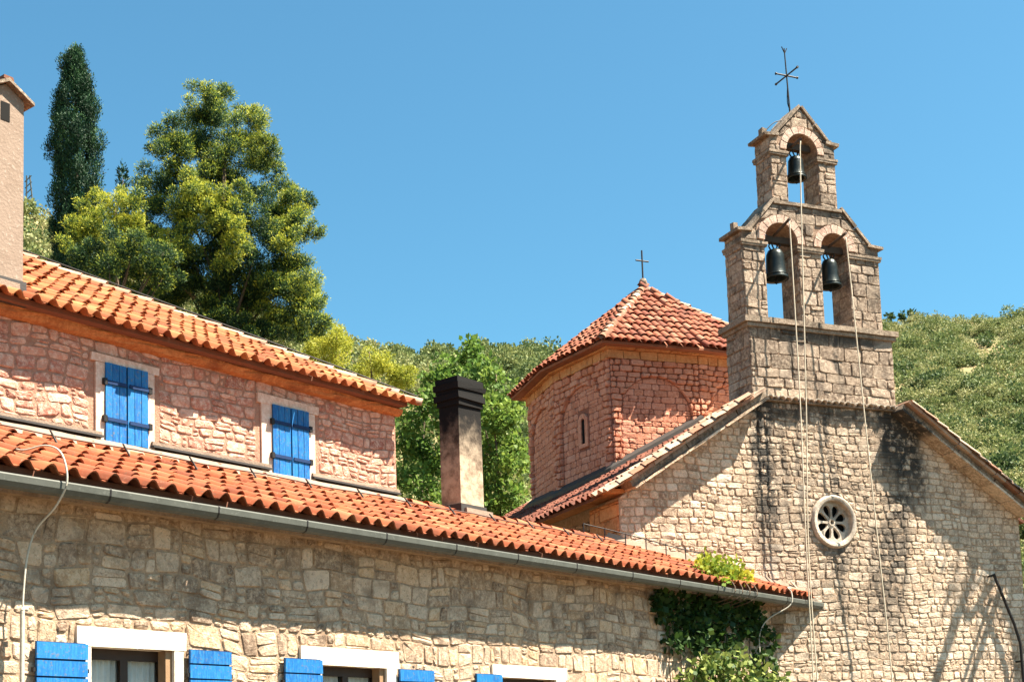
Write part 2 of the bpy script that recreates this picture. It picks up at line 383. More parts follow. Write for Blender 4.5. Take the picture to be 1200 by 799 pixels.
def stone_geo(poly, fr, joint, proud, rng, bev=.03, rough=.012, base=-.02):
    n = len(poly)
    c = cen(poly); q = []
    if n <= 6:
        for i in range(n):
            p, a, b = poly[i], poly[i - 1], poly[(i + 1) % n]
            for e in (a, b):
                L = math.hypot(e[0] - p[0], e[1] - p[1]) or 1e-6; f = min(.3, rng.uniform(.015, .05) / L)
                q.append((p[0] + (e[0] - p[0]) * f, p[1] + (e[1] - p[1]) * f))
    else: q = list(poly)
    def inset(pts, d):
        o = []
        for x, y in pts:
            L = math.hypot(x - c[0], y - c[1]) or 1e-6; f = max(.3, 1 - d * 1.25 / L); o.append((c[0] + (x - c[0]) * f, c[1] + (y - c[1]) * f))
        return o
    j = rough * .6
    r1 = [(x + rng.uniform(-j, j), y + rng.uniform(-j, j)) for x, y in inset(q, joint * rng.uniform(.35, .65))]
    r2 = inset(r1, bev); m = len(q); pr = proud * rng.uniform(.6, 1.3)
    tx, ty = rng.uniform(-.06, .06), rng.uniform(-.08, .08)
    V = [fr(x, y, -base) for x, y in r1]
    V += [fr(x, y, -pr * .45) for x, y in r1]
    V += [fr(x, y, -pr - tx * (x - c[0]) - ty * (y - c[1]) - rng.uniform(-rough, rough)) for x, y in r2]
    V.append(fr(c[0], c[1], -pr - rng.uniform(-rough * .3, rough * 1.2)))
    F = [(i, (i + 1) % m, m + (i + 1) % m, m + i) for i in range(m)]
    F += [(m + i, m + (i + 1) % m, 2 * m + (i + 1) % m, 2 * m + i) for i in range(m)]
    F += [(2 * m + i, 2 * m + (i + 1) % m, 3 * m) for i in range(m)]
    return V, F

def ccw(p):
    n = len(p); a = sum(p[i][0] * p[(i + 1) % n][1] - p[(i + 1) % n][0] * p[i][1] for i in range(n))
    return p if a > 0 else p[::-1]

def lay_stones(sets, name, rest, mat, parent, seed, most=285):
    """sets: list of (cells, frame, joint, proud, kw). The largest in view become parts, the others one joined part."""
    rng = random.Random(seed); todo = []
    for cells, fr, joint, proud, kw in sets:
        for p in cells:
            p = ccw(p); c = cen(p); todo.append((shown(fr(c[0], c[1], 0), math.sqrt(area(p))), p, fr, joint, proud, kw))
    todo.sort(key=lambda x: -x[0])
    acc = MB(); npart = 0
    for i, (sz, p, fr, joint, proud, kw) in enumerate(todo):
        V, F = stone_geo(p, fr, joint, proud, rng, **{k_: v_ for k_, v_ in kw.items() if k_ != 'par'})
        if i < most and sz > 4:
            mb = MB(); mb.add(V, F); mb.build(name, kw.get('mat', mat) if False else mat, kw.get('par', parent) if False else parent)
        else: acc.add(V, F, rng.uniform(.01, .99))
    if acc.v: acc.build(rest, mat, parent, kind='stuff')

# ------------------------------------------------------------------ tiles
def tile_profile(p, h, n=9):
    pts = []
    for i in range(n):
        x = i / (n - 1)
        z = h * math.sin(math.pi * min(1, x / .68)) if x < .68 else -.012 * math.sin(math.pi * (x - .68) / .32)
        pts.append((x * p * 1.03, z))
    return pts
def barrel_profile(w, n=8):
    return [(w / 2 - w / 2 * math.cos(math.pi * i / (n - 1)), w * .42 * math.sin(math.pi * i / (n - 1))) for i in range(n)]
def tile_geo(prof, L, lift=.03, th=.016, taper=0.0, drop=0.0):
    n = len(prof); w = prof[-1][0]
    V = [(x, 0, z + lift) for x, z in prof]
    V += [((x - w / 2) * (1 - taper) + w / 2, L, z * (1 - taper)) for x, z in prof]
    V += [(x, .004, z + lift - th - drop * (i in (0, n - 1))) for i, (x, z) in enumerate(prof)]
    V += [((x - w / 2) * (1 - taper) + w / 2, L, z * (1 - taper) - th) for x, z in prof]
    F = [(i, i + 1, n + i + 1, n + i) for i in range(n - 1)]
    F += [(2 * n + i, 2 * n + i + 1, i + 1, i) for i in range(n - 1)]
    F += [(3 * n + i, 3 * n + i + 1, 2 * n + i + 1, 2 * n + i) for i in range(n - 1)]
    return V, F
def lay_tiles(places, geo, name, rest, mat, parent, seed, most=285):
    """places: matrices. Largest in view become parts sharing one mesh, others one joined part."""
    rng = random.Random(seed); V, F = geo
    me = bpy.data.meshes.new(name); me.from_pydata(V, [], F); me.shade_smooth(); me.materials.append(M[mat])
    me.set_sharp_from_angle(angle=R_(50))
    places = sorted(places, key=lambda m: -shown(m @ Vector((.1, .1, 0)), 1.0))
    acc = MB(); vv = [Vector(v) for v in V]
    for i, m in enumerate(places):
        m = m @ Matrix.Translation((rng.uniform(-.014, .014), rng.uniform(-.035, .03), rng.uniform(-.006, .012))) @ Matrix.Rotation(rng.uniform(-.05, .05), 4, 'Z') @ Matrix.Rotation(rng.uniform(-.035, .03), 4, 'X') @ Matrix.Rotation(rng.uniform(-.04, .04), 4, 'Y')
        if i < most and shown(m @ Vector((.1, .1, 0)), 1.0) > 0:
            o = link(bpy.data.objects.new(name, me), parent); o.matrix_basis = m
        else: acc.add([m @ v for v in vv], F, rng.uniform(.01, .99))
    if acc.v: acc.build(rest, mat, parent, kind='stuff')
def frame_m(O, X, Y):
    X = X.normalized(); Y = Y.normalized(); Z = X.cross(Y).normalized()
    return Matrix(((X.x, Y.x, Z.x, O.x), (X.y, Y.y, Z.y, O.y), (X.z, Y.z, Z.z, O.z), (0, 0, 0, 1)))

# ================================================================== SETTING: ground
mb = MB(); mb.add([(-4000, -4000, 0), (4000, -4000, 0), (4000, 4000, 0), (-4000, 4000, 0)], [(0, 1, 2, 3)])
M['ground'] = plain_mat('ground', (.10, .075, .045), .95, scale=.3, bump=.4, bdist=.05)
mb.build('ground', 'ground', kind='structure')

# ================================================================== WING: low stone house
wing = thing('stone_house', HP(0, .6, 0), 'low stone wing with open blue shutters and a long grey gutter under terracotta tiles', 'house')
WALL_D = .60
def frW(d): return lambda u, v, w: HP(u, d + w, v)
T_L, T_R = -5.0, 17.62
WIN = [(-.17, 1.03, 3.13, -.36, 1.21, 3.36), (3.53, 4.82, 3.045, 3.14, 5.08, 3.29), (7.42, 8.95, 2.99, 7.26, 9.26, 3.19)]   # opening t0 t1 top, surround t0 t1 top
SILL = 1.75
def reseat(t, z):
    p = HP(t, .45, z); d = p - EYE; q = EYE + d * ((L0 - nH * WALL_D - EYE).dot(nH) / d.dot(nH)); return (q - L0).dot(dH), q.z
def rs_t(t, z=3.1): return reseat(t, z)[0]
WIN = [(rs_t(a), rs_t(b), reseat(a, z)[1], rs_t(c), rs_t(d), reseat(a, e)[1]) for a, b, z, c, d, e in WIN]
holes = [[(a, SILL), (b, SILL), (b, z), (a, z)] for a, b, z, *_ in WIN]
mb = MB(); mb.plate([(T_L, 0), (T_R, 0), (T_R, 4.93), (T_L, 4.93)], holes, frW(WALL_D), 0, .5)
wwall = mb.build('wall', 'wing_mortar', wing)
cl = layout(-2.6, T_R, 1.9, 4.9, .24, .36, 11, split=.55, warp=.035, hvar=.4, wvar=.6, slant=.025,
            holes=[(a - .015, 0, b + .015, z + .015) for _, _, _, a, b, z in WIN])
lay_stones([(cl, frW(WALL_D), .034, .016, dict(bev=.013, rough=.009))], 'stone', 'small_stones', 'wing_stone', wwall, 21, 290)
for i, (a, b, z, sa, sb, sz) in enumerate(WIN):
    sur = MB().box(HP(sa, WALL_D - .045, z), dH * (sb - sa), nH * -.30, UZ * (sz - z), .006).build('lintel', 'trim', wing)
    for ja, jb in ((sa + .04, a), (b, sb - .04)):
        MB().box(HP(ja, WALL_D - .04, SILL), dH * (jb - ja), nH * -.28, UZ * (z - SILL - .002), .004).build('jamb', 'trim', wing)
    MB().box(HP(sa, WALL_D - .09, SILL - .12), dH * (sb - sa), nH * -.33, UZ * .118, .004).build('window_sill', 'trim', wing)
    # window: a frame plate with two openings, panes, curtains
    fo = [(a, SILL), (b, SILL), (b, z), (a, z)]; mid = (a + b) / 2; e = .085
    hs = [[(a + e, SILL + e), (mid - .055, SILL + e), (mid - .055, z - .13), (a + e, z - .13)], [(mid + .055, SILL + e), (b - e, SILL + e), (b - e, z - .13), (mid + .055, z - .13)]]
    win = MB().plate(fo, hs, frW(WALL_D + .16), 0, .07).build('window', 'wood', wing)
    MB().box(HP(b - .10, WALL_D + .01, SILL), dH * .099, nH * -.148, UZ * (z - SILL), 0).build('frame', 'wood_brown', win)
    for h_ in hs:
        w_ = h_[1][0] - h_[0][0]
        MB().box(HP(h_[0][0], WALL_D + .185, h_[0][1]), dH * w_, nH * -.01, UZ * (h_[2][1] - h_[0][1])).build('pane', 'glass', win)
        mc = MB(); N_ = 28; pts = []
        for q in range(N_ + 1):
            dd = WALL_D + .28 + .025 * math.sin(q * 1.35 + i) + .01 * math.sin(q * 3.1)
            pts += [HP(h_[0][0] - .03 + (w_ + .06) * q / N_, dd, SILL), HP(h_[0][0] - .03 + (w_ + .06) * q / N_, dd, z)]
        mc.add(pts, [(2 * q, 2 * q + 2, 2 * q + 3, 2 * q + 1) for q in range(N_)]); mc.build('curtain', 'curtain', win, smooth=True)
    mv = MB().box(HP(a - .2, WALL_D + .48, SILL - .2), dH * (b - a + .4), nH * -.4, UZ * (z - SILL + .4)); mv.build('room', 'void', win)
# open shutters: horizontal boards with dark gaps, hinge stays
SH = [(-.93, -.26, 3.165), (1.22, 1.88, 3.165), (2.80, 3.48, 3.125), (5.04, 5.79, 3.05), (6.79, 7.42, 3.04)]
SH = [(rs_t(a), rs_t(b), reseat(a, z)[1]) for a, b, z in SH]
for i, (a, b, z) in enumerate(SH):
    sh = MB().box(HP(a + .01, WALL_D - .075, SILL), dH * (b - a - .02), nH * -.02, UZ * (z - SILL - .01)).build('shutter', 'blue_dark', wing)
    zz = z; r = random.Random(i)
    while zz > SILL + .05:
        hh = .195 + r.uniform(-.015, .015)
        MB().box(HP(a + r.uniform(0, .006), WALL_D - .105, zz - hh), dH * (b - a - r.uniform(0, .008)), nH * -.029, UZ * (hh - .022), .003, r).build('board', 'blue', sh)
        zz -= hh
    for q in (a - .03, b + .0):
        MB().box(HP(q, WALL_D - .09, z - .36), dH * .03, nH * -.05, UZ * .05).build('hinge', 'iron', sh)

# roof of the wing
PIT = math.atan(1.09 / 2.5); SLP = -nH * math.cos(PIT) + UZ * math.sin(PIT)
roof = MB()
def rp(t, d, up=0.0): return HP(t, d, 4.97 + 1.09 / 2.5 * d + up)
def fac_t(d): return 18.237 - 1.86 * d          # where the roof meets the church facade
tr = lambda d: fac_t(d) + .15
V = [rp(T_L, .13), rp(tr(.13), .13), rp(tr(2.5), 2.5), rp(T_L, 2.5)]
roof.add(V + [p - UZ * .1 for p in V], [(0, 1, 2, 3), (7, 6, 5, 4), (0, 4, 5, 1), (1, 5, 6, 2), (2, 6, 7, 3), (3, 7, 4, 0)])
wroof = roof.build('roof', 'bed', wing)
TP, TE = .277, .37
pl = []
for c_ in range(-14, 70):
    for r_ in range(8):
        d = r_ * TE * math.cos(PIT); O = rp(c_ * TP, d, .0)
        s_, D_ = sD(O + dH * .14)
        if D_ > -.06 and s_ > -4.95: continue
        if d > 2.45: continue
        pl.append(frame_m(O, dH, SLP))
lay_tiles(pl, tile_geo(tile_profile(TP, .092), TE * 1.14, .042, .02), 'roof_tile', 'more_roof_tiles', 'tile', wroof, 3, 290)
# ridge tiles past the tall house, mortar fillet against the tall wall and the facade
V, F = tile_geo(barrel_profile(.2), .42, .025, taper=.12)
pl = [frame_m(rp(7.55 + i * .36, 2.43, .02), nH, dH) for i in range(17) if not (8.4 < 7.55 + i * .36 + .2 < 9.75)]
lay_tiles(pl, (V, F), 'ridge_tile', 'more_ridge_tiles', 'tile', wroof, 4, 100)
mb = MB(); V = []
for i in range(41):
    t = T_L + (7.4 - T_L) * i / 40; w = .02 * math.sin(i * 1.7)
    V += [HP(t, 2.16 + w, 4.97 + .4359 * (2.16 + w) + .075), HP(t, 2.33 + w, 6.14), HP(t, 2.505, 6.215)]
mb.add(V, [f for i in range(40) for f in ((3 * i, 3 * i + 3, 3 * i + 4, 3 * i + 1), (3 * i + 1, 3 * i + 4, 3 * i + 5, 3 * i + 2))])
mb.build('mortar_fillet', 'mortar_pale', wing)
mb = MB(); V = []
for i in range(31):
    d = .15 + 2.3 * i / 30; t = fac_t(d)
    V += [rp(t - .30 + .02 * math.sin(i * 2.1), d, .07), rp(t - .10, d, .12), rp(t + .05, d, .24)]
mb.add(V, [f for i in range(30) for f in ((3 * i, 3 * i + 1, 3 * i + 4, 3 * i + 3), (3 * i + 1, 3 * i + 2, 3 * i + 5, 3 * i + 4))])
mb.build('mortar_fillet', 'mortar_pale', wing)
MB().box(HP(7.42, 2.52, 0), dH * 6.2, nH * -.3, UZ * 6.02).build('back_wall', 'wing_mortar', wing)
# eave stones under the tiles
rng = random.Random(5)
mb = MB(); mb.box(HP(T_L, .44, 4.80), dH * (T_R - T_L), nH * -.19, UZ * .19); mb.build('eave_course', 'wing_mortar', wing)
# gutter in sections
GK = .82
gp = [(-.062, 4.905), (-.072, 4.885), (-.066, 4.80), (-.035, 4.735), (.02, 4.71), (.07, 4.735), (.105, 4.80), (.11, 4.90), (.10, 4.90), (.095, 4.805), (.06, 4.75), (.02, 4.727), (-.028, 4.75), (-.055, 4.81), (-.058, 4.885)]
gp = [(x_, 4.905 - (4.905 - z_) * GK) for x_, z_ in gp]
def gutter_piece(t0, t1, k=1.0):
    c = (.02, 4.81); q = [((x - c[0]) * k + c[0], (z - c[1]) * k + c[1]) for x, z in gp]; n = len(q)
    V = [HP(t0, x, z) for x, z in q] + [HP(t1, x, z) for x, z in q]
    return MB().add(V, [(i, (i + 1) % n, n + (i + 1) % n, n + i) for i in range(n)] + [tuple(range(n)), tuple(range(2 * n - 1, n - 1, -1))])
gt = gutter_piece(T_L, -.25); gut = gt.build('gutter', 'gutter', wing)
ts = [-.245, 1.35, 2.85, 4.38, 5.9, 7.4, 9.0, 10.7, 12.3, 13.7, 15.2, 16.6, 17.8, 18.62]
for a, b in zip(ts, ts[1:]): gutter_piece(a, b - .006).build('gutter_section', 'gutter', gut)
for a in ts[:-1]: gutter_piece(a - .011, a + .011, 1.05).build('gutter_collar', 'iron', gut)
MB().plate([(-.065, 4.89), (-.06, 4.80), (-.03, 4.745), (.02, 4.72), (.065, 4.745), (.10, 4.80), (.10, 4.89)], [], lambda u, v, w: HP(18.60 + w, u, v), 0, .012).build('gutter_end', 'gutter', gut)
# corbel stone at the end of the wall
for q in range(3):
    MB().box(HP(17.10 + .05 * q, WALL_D - .36 + .1 * q, 4.42 - .2 * q), dH * .42, nH * -.4, UZ * .19, .012).build('corbel_stone', 'facade_stone', wing)
# soot-blackened chimney
CT0, CT1, CD0, CD1 = 8.86, 9.50, 2.30, 2.76
chim = MB().box(HP(CT0, CD0, 5.7), dH * (CT1 - CT0), nH * -(CD1 - CD0), UZ * 2.35, .006).build('chimney', 'soot', wing)
MB().box(HP(CT0 - .035, CD0 - .035, 5.72), dH * (CT1 - CT0 + .07), nH * -(CD1 - CD0 + .07), UZ * .52).build('flashing', 'flash', chim)
MB().box(HP(CT0 + .06, CD0 - .09, 5.80), dH * (CT1 - CT0 + .10), nH * -.05, UZ * .36, .01).build('flashing', 'mortar_pale', chim)
for q, (g, z0, z1) in enumerate(((.03, 8.05, 8.15), (.065, 8.15, 8.26), (.035, 8.262, 8.34), (.07, 8.342, 8.45), (.045, 8.452, 8.55))):
    MB().box(HP(CT0 - g, CD0 - g, z0), dH * (CT1 - CT0 + 2 * g), nH * -(CD1 - CD0 + 2 * g), UZ * (z1 - z0 - .002), .012).build('chimney_course', 'soot', chim)

# ================================================================== TALL HOUSE
tall = thing('stone_house', HP(2, 5, 0), 'taller stone house with a hipped tile roof and closed blue shutters behind the low wing', 'house')
UW = 2.5; UR = 7.40
UWIN = [(1.50, 2.21, 6.20, 7.29, 1.28, 2.42, 7.40), (4.56, 5.32, 6.165, 7.27, 4.27, 5.56, 7.40)]
mb = MB(); mb.plate([(-6, 0), (UR, 0), (UR, 7.72), (-6, 7.72)], [[(a, z0), (b, z0), (b, z1), (a, z1)] for a, b, z0, z1, *_ in UWIN], frW(UW), 0, .5)
twall = mb.build('wall', 'upper_mortar', tall)
MB().box(HP(-6, UW + .5, 0), dH * (UR + 6), nH * -9.0, UZ * 7.7).build('body', 'upper_mortar', tall)
cl = layout(-1.0, UR, 6.30, 7.66, .145, .27, 31, split=.4, warp=.035, slant=.02, holes=[(sa - .01, 6.0, sb + .01, sz + .01) for *_, sa, sb, sz in UWIN])
lay_stones([(cl, frW(UW), .030, .016, dict(bev=.018, rough=.007))], 'stone', 'small_stones', 'upper_stone', twall, 41, 290)
for a, b, z0, z1, sa, sb, sz in UWIN:
    MB().box(HP(sa, UW - .04, z1 - .005), dH * (sb - sa), nH * -.2, UZ * (sz - z1 + .005), .008).build('lintel', 'upper_trim', tall)
    for ja, jb in ((sa + .08, a + .01), (b - .01, sb - .09)):
        MB().box(HP(ja, UW - .035, z0 - .06), dH * (jb - ja), nH * -.2, UZ * (z1 - z0 + .05), .006).build('jamb', 'upper_trim', tall)
    mid = (a + b) / 2; r = random.Random(int(a * 100))
    for si, (x0, x1) in enumerate(((a, mid - .005), (mid + .005, b))):
        off = .055 + .012 * si
        sh = MB().box(HP(x0 + .005, UW - off + .022, z0), dH * (x1 - x0 - .01), nH * -.012, UZ * (z1 - z0)).build('shutter', 'blue_dark', tall)
        nb = 3; bw = (x1 - x0) / nb
        for q in range(nb):
            MB().box(HP(x0 + q * bw, UW - off - r.uniform(0, .006), z0 - .01), dH * (bw - .009), nH * -.02, UZ * (z1 - z0 + .01), .002, r).build('board', 'blue', sh)
        for zz in (z0 + .27, z1 - .30):
            MB().box(HP(x0 + .02, UW - off - .024, zz), dH * (x1 - x0 - .03), nH * -.016, UZ * .05).build('strap', 'blue_dark', sh)
            MB().box(HP(x0 - .045 if si == 0 else x1 - .01, UW - off - .03, zz - .02), dH * .055, nH * -.05, UZ * .09).build('hinge', 'iron', sh)
# ledge flashing at the foot of the tall wall, split by the shutters
for a, b in ((-6, 1.44), (2.27, 4.50), (5.38, UR + .01)):
    MB().box(HP(a, UW - .10, 6.215), dH * (b - a), nH * -.12, UZ * .03).build('ledge', 'flash', tall)
    MB().box(HP(a, UW - .075, 6.247), dH * (b - a), nH * -.09, UZ * .05, .006).build('ledge', 'mortar_pale', tall)
# hipped roof: eave at d=2.05
ED, EZ, HT = 2.05, 7.70, math.tan(R_(28.5)); HC = 7.50; DEP = 4.95
UP = math.atan(HT); USL = -nH * math.cos(UP) + UZ * math.sin(UP)
def up(t, d, o=0.0): return HP(t, d, EZ + HT * (d - ED) + o)
apexT = HC - DEP; RD = ED + DEP
A_, B_, C_, D_ = up(-6, ED + .13), up(HC - .13, ED + .13), up(apexT, RD), up(-6, RD)
E_, G_ = HP(HC - .13, ED + 2 * DEP - .13, EZ + HT * .13), HP(-6, ED + 2 * DEP - .13, EZ + HT * .13)
sl = UZ * .07
mb = MB(); V = [A_, B_, C_, D_, E_, G_]
mb.add(V + [p - sl for p in (A_, B_, E_, G_)], [(0, 1, 2, 3), (1, 4, 2), (4, 5, 3, 2), (0, 3, 5), (0, 6, 7, 1), (1, 7, 8, 4), (4, 8, 9, 5), (5, 9, 6, 0), (9, 8, 7, 6)])
troof = mb.build('roof', 'bed', tall)
P2, E2 = .232, .33
pl = []
for c_ in range(-8, 34):
    for r_ in range(17):
        d = ED + r_ * E2 * math.cos(UP); t = HC - (c_ + 1) * P2 - .02
        if t + P2 * .5 > HC - (d - ED) - .03: continue
        if d > RD - .1: continue
        if -.42 < t + .1 < .13 and 2.15 < d + .1 < 2.8: continue
        pl.append(frame_m(up(t, d), dH, USL))
lay_tiles(pl, tile_geo(tile_profile(P2, .08), E2 * 1.14, .04, .02), 'roof_tile', 'more_roof_tiles', 'upper_tile', troof, 6, 290)
B_ = up(HC, ED); hd = (C_ - B_); hl = hd.length; hd.normalize(); side = hd.cross(UZ).normalized()
V, F = tile_geo(barrel_profile(.2), .46, .03, taper=.12)
pl = [frame_m(B_ + hd * (i * .40 - .05) - side * .1 * -1 + UZ * .035 - side * .2, side, hd) for i in range(int(hl / .4))]
lay_tiles(pl, (V, F), 'ridge_tile', 'more_ridge_tiles', 'pale_tile', troof, 7, 200)
MB().tube([B_ + UZ * .19 + side * .06, (B_ + C_) / 2 + UZ * .19 + side * .06, C_ + UZ * .19 + side * .06], .014).build('lightning_cable', 'iron', troof)
# coved cornice below the eave
cp = [(2.495, 7.575), (2.44, 7.58), (2.39, 7.60), (2.355, 7.635), (2.34, 7.67), (2.34, 7.698), (2.42, 7.698), (2.495, 7.698)]
mb = MB(); n = len(cp); TS = [-6 + (HC - .06 + 6) * i / 60 for i in range(61)]; rng = random.Random(9)
V = [HP(t + 0, d + (rng.uniform(-.014, .014)), z + rng.uniform(-.010, .010)) for i, t in enumerate(TS) for d, z in cp]
mb.add(V, [(i * n + j, i * n + (j + 1) % n, (i + 1) * n + (j + 1) % n, (i + 1) * n + j) for i in range(60) for j in range(n)] + [tuple(range(n))[::-1], tuple(range(60 * n, 61 * n))])
mb.build('cornice', 'orange_plaster', tall, smooth=False)
# plastered chimney with a small gabled cap
c0, c1, e0, e1 = -.40, .13, 2.30, 2.95
ch = MB().box(HP(c0, e0, 7.75), dH * (c1 - c0), nH * -(e1 - e0), UZ * 2.62, .006).build('chimney', 'pink_plaster', tall)
MB().box(HP(c0 - .03, e0 - .03, 7.70), dH * (c1 - c0 + .06), nH * -(e1 - e0 + .06), UZ * .33).build('flashing', 'flash', ch)
MB().box(HP(c0 - .25, e0 - .055, 7.86), dH * (c1 - c0 + .17), nH * -.03, UZ * .12).build('flashing', 'mortar_pale', ch)
mb = MB(); m_ = (c0 + c1) / 2; zt = 10.372
mb.plate([(c0, zt - .002), (c1, zt - .002), (c1, zt + .1), (m_, zt + .26), (c0, zt + .1)], [], frW(e0), 0, e1 - e0); mb.build('gable', 'pink_plaster', ch)
MB().box(HP(m_ - .075, e0 - .006, 10.13), dH * .13, nH * -.01, UZ * .25).build('flue_opening', 'void', ch)
for sg in (-1, 1):
    q = dH * sg * .37 - UZ * .21
    MB().box(HP(m_, e0 - .09, zt + .27), q, nH * -(e1 - e0 + .18), UZ * .05, .006).build('cap_slab', 'coping', ch)
MB().box(HP(m_ - .07, e0 - .06, zt + .30), dH * .14, nH * -(e1 - e0 + .12), UZ * .06, .01).build('ridge_tile', 'bed', ch)

# ================================================================== CHURCH
church = thing('church', FP(.5, 7, 0), 'old stone church with a triple-arched bell gable and a tiled octagonal dome', 'church')
SR = .48; RZ, RS = 10.86, .636; CS0 = .2
def zr(s): return RZ - RS * abs(s - SR)
RS2 = .545
def zr2(s): return zr(-5.3) - RS2 * (abs(s - SR) - 5.78)      # main roof, a little flatter than the raised gable
def frF(D): return lambda u, v, w: FP(u, D + w, v)
SL, SRT = -4.86, 5.84
circ = lambda cx, cy, r, n=32: [(cx + r * math.cos(2 * math.pi * i / n), cy + r * math.sin(2 * math.pi * i / n)) for i in range(n)]
RC = (.51, 6.72)
mb = MB(); off = .45
mb.plate([(SL, 0), (SRT, 0), (SRT, zr(SRT) - off), (2.44, 9.36), (-1.47, 9.36), (SL, zr(SL) - off)], [circ(*RC, .50)], frF(0), 0, .6)
fac = mb.build('facade', 'facade_mortar', church)
gcl = [(RS, 1, RZ - off + RS * SR), (-RS, 1, RZ - off - RS * SR)]
cells = layout(SL + .01, SRT, 2.3, 9.33, .155, .27, 51, split=.16, warp=.022, hvar=.28, wvar=.5, slant=.008, clips=gcl)
cells = push_out(cells, *RC, .60)
lay_stones([(cells, frF(0), .028, .014, dict(bev=.011, rough=.007))], 'stone', 'small_stones', 'facade_stone', fac, 61, 295)
# nave body and roof slabs
mb = MB(); V = [(SL + .4, .55), (SRT - .1, .55), (SRT - .1, 15), (SL + .4, 15)]
mb.add([FP(s, D, 0) for s, D in V] + [FP(s, D, zr(s) - .5) for s, D in V] + [FP(SR, .55, RZ - .5), FP(SR, 15, RZ - .5)],
       [(0, 1, 5, 8, 4), (1, 2, 6, 5), (2, 3, 7, 9, 6), (3, 0, 4, 7), (4, 8, 9, 7), (5, 6, 9, 8)])
mb.build('nave', 'facade_mortar', church)
mb = MB()
for sg in (-1, 1):
    e_ = -5.28 if sg < 0 else 6.3
    V = [FP(e_, .3, zr2(e_) - .13), FP(SR, .96, zr2(SR) - .13), FP(SR, 15.2, zr2(SR) - .13), FP(e_, 15.2, zr2(e_) - .13)]
    if sg > 0: V = V[::-1]
    mb.add(V + [p - UZ * .07 for p in V], [(0, 1, 2, 3)[::-1], (4, 5, 6, 7), (0, 4, 5, 1)[::-1], (1, 5, 6, 2)[::-1], (2, 6, 7, 3)[::-1], (3, 7, 4, 0)[::-1]])
nroof = mb.build('roof', 'bed', church)
CA = math.atan(RS); CA2 = math.atan(RS2)
pl = []; pv = []; P3, E3 = .26, .35
for sg in (-1, 1):
    X = nF * (1 if sg < 0 else -1)
    e_ = -5.36 if sg < 0 else 6.38
    for c_ in range(0, 56):
        D = -.56 + c_ * P3; vg = c_ < 3; ca = CA if vg else CA2
        Y = dF * (-sg) * math.cos(ca) + UZ * math.sin(ca)
        if sg > 0 and c_ > 2: continue
        for r_ in range(20):
            s = e_ - sg * r_ * E3 * math.cos(ca)
            if abs(s - SR) < .3: continue
            if -1.85 < s < 2.75 and D < 1.0: continue
            if (s - CS0) ** 2 + (D - 7.5) ** 2 < 2.3 ** 2: continue
            O = FP(s, D + (P3 if sg < 0 else 0), (zr(s) if vg else zr2(s)) - .13)
            (pv if vg else pl).append(frame_m(O, X, Y))
lay_tiles(pl, tile_geo(tile_profile(P3, .075), E3 * 1.15, .032), 'roof_tile', 'more_roof_tiles', 'shaded_nave_tile', nroof, 8, 150)
lay_tiles(pv, tile_geo(tile_profile(P3, .075), E3 * 1.15, .032), 'verge_tile', 'more_verge_tiles', 'pale_tile', nroof, 18, 150)
# verge cornice: bed, blocks and drip slabs that follow the slope
rng = random.Random(71)
for sg in (-1, 1):
    dirs = dF * sg * math.cos(CA) - UZ * math.sin(CA); pn = dF * sg * math.sin(CA) + UZ * math.cos(CA)
    s_in = -1.50 if sg < 0 else 2.47; s_out = SL - .03 if sg < 0 else SRT + .2
    Ltot = abs(s_out - s_in) / math.cos(CA); O = FP(s_in, 0, zr(s_in))
    for nm, lo, hi, prj, step, mt in (('verge_bed', -.18, -.115, .50, .42, 'pale_tile'), ('verge_block', -.32, -.183, .36, .36, 'coping'), ('verge_slab', -.375, -.323, .44, .62, 'facade_stone')):
        x = 0
        while x < Ltot - .05:
            L = min(step * rng.uniform(.75, 1.3), Ltot - x)
            MB().box(O + dirs * x + pn * (lo + rng.uniform(-.006, .006)) + nF * (prj + rng.uniform(-.015, .015)), dirs * (L - .012), nF * -(prj + .12), pn * (hi - lo - .004), .007, rng).build(nm, mt, fac if 0 else church)
            x += L
# wavy tile ledge at the foot of the belfry
V, F = tile_geo(barrel_profile(.155, 7), .24, .0, .02)
pl = [frame_m(FP(-1.50 + i * .158, -.17, 9.375), dF, -nF) for i in range(25)]
lay_tiles(pl, (V, F), 'ledge_tile', 'more_ledge_tiles', 'rose_stone', church, 9, 60)
MB().box(FP(-1.47, -.10, 9.335), dF * 3.91, -nF * .2, UZ * .035, .004).build('ledge', 'coping', church)
# side wall of the nave with a pier, bounced orange light put into its stone colour
frS = lambda s: (lambda u, v, w: FP(s + w, -u, v))          # u = -D so that the outside faces -dF
pier = MB().plate([(-1.35, 0), (-.004, 0), (-.004, 6.98), (-1.35, 6.98)], [], frS(SL), 0, .5).build('pier', 'orange_plaster', church)
cl = layout(-1.35, -.0, 4.6, 6.95, .30, .55, 81, split=.08, warp=.015, hvar=.2)
lay_stones([(cl, frS(SL), .022, .02, dict(bev=.02, rough=.006))], 'stone', 'small_stones', 'orange_stone', pier, 82, 40)
sw = MB().plate([(-15, 0), (-1.36, 0), (-1.36, 6.9), (-15, 6.9)], [], frS(SL + .38), 0, .4).build('side_wall', 'wing_mortar', church)
cl = layout(-7, -1.36, 4.8, 6.9, .2, .3, 83, split=.3, warp=.06, slant=.05)
lay_stones([(cl, frS(SL + .38), .05, .07, dict(bev=.04, rough=.03))], 'stone', 'small_stones', 'wing_stone', sw, 84, 90)
for q in range(22):     # flat eave slabs over the recess
    MB().box(FP(-5.14, .03 + q * .64, 7.12 + .003 * (q % 2)), dF * .5, -nF * .63, UZ * .09, .008, rng).build('eave_slab', 'orange_stone', church)

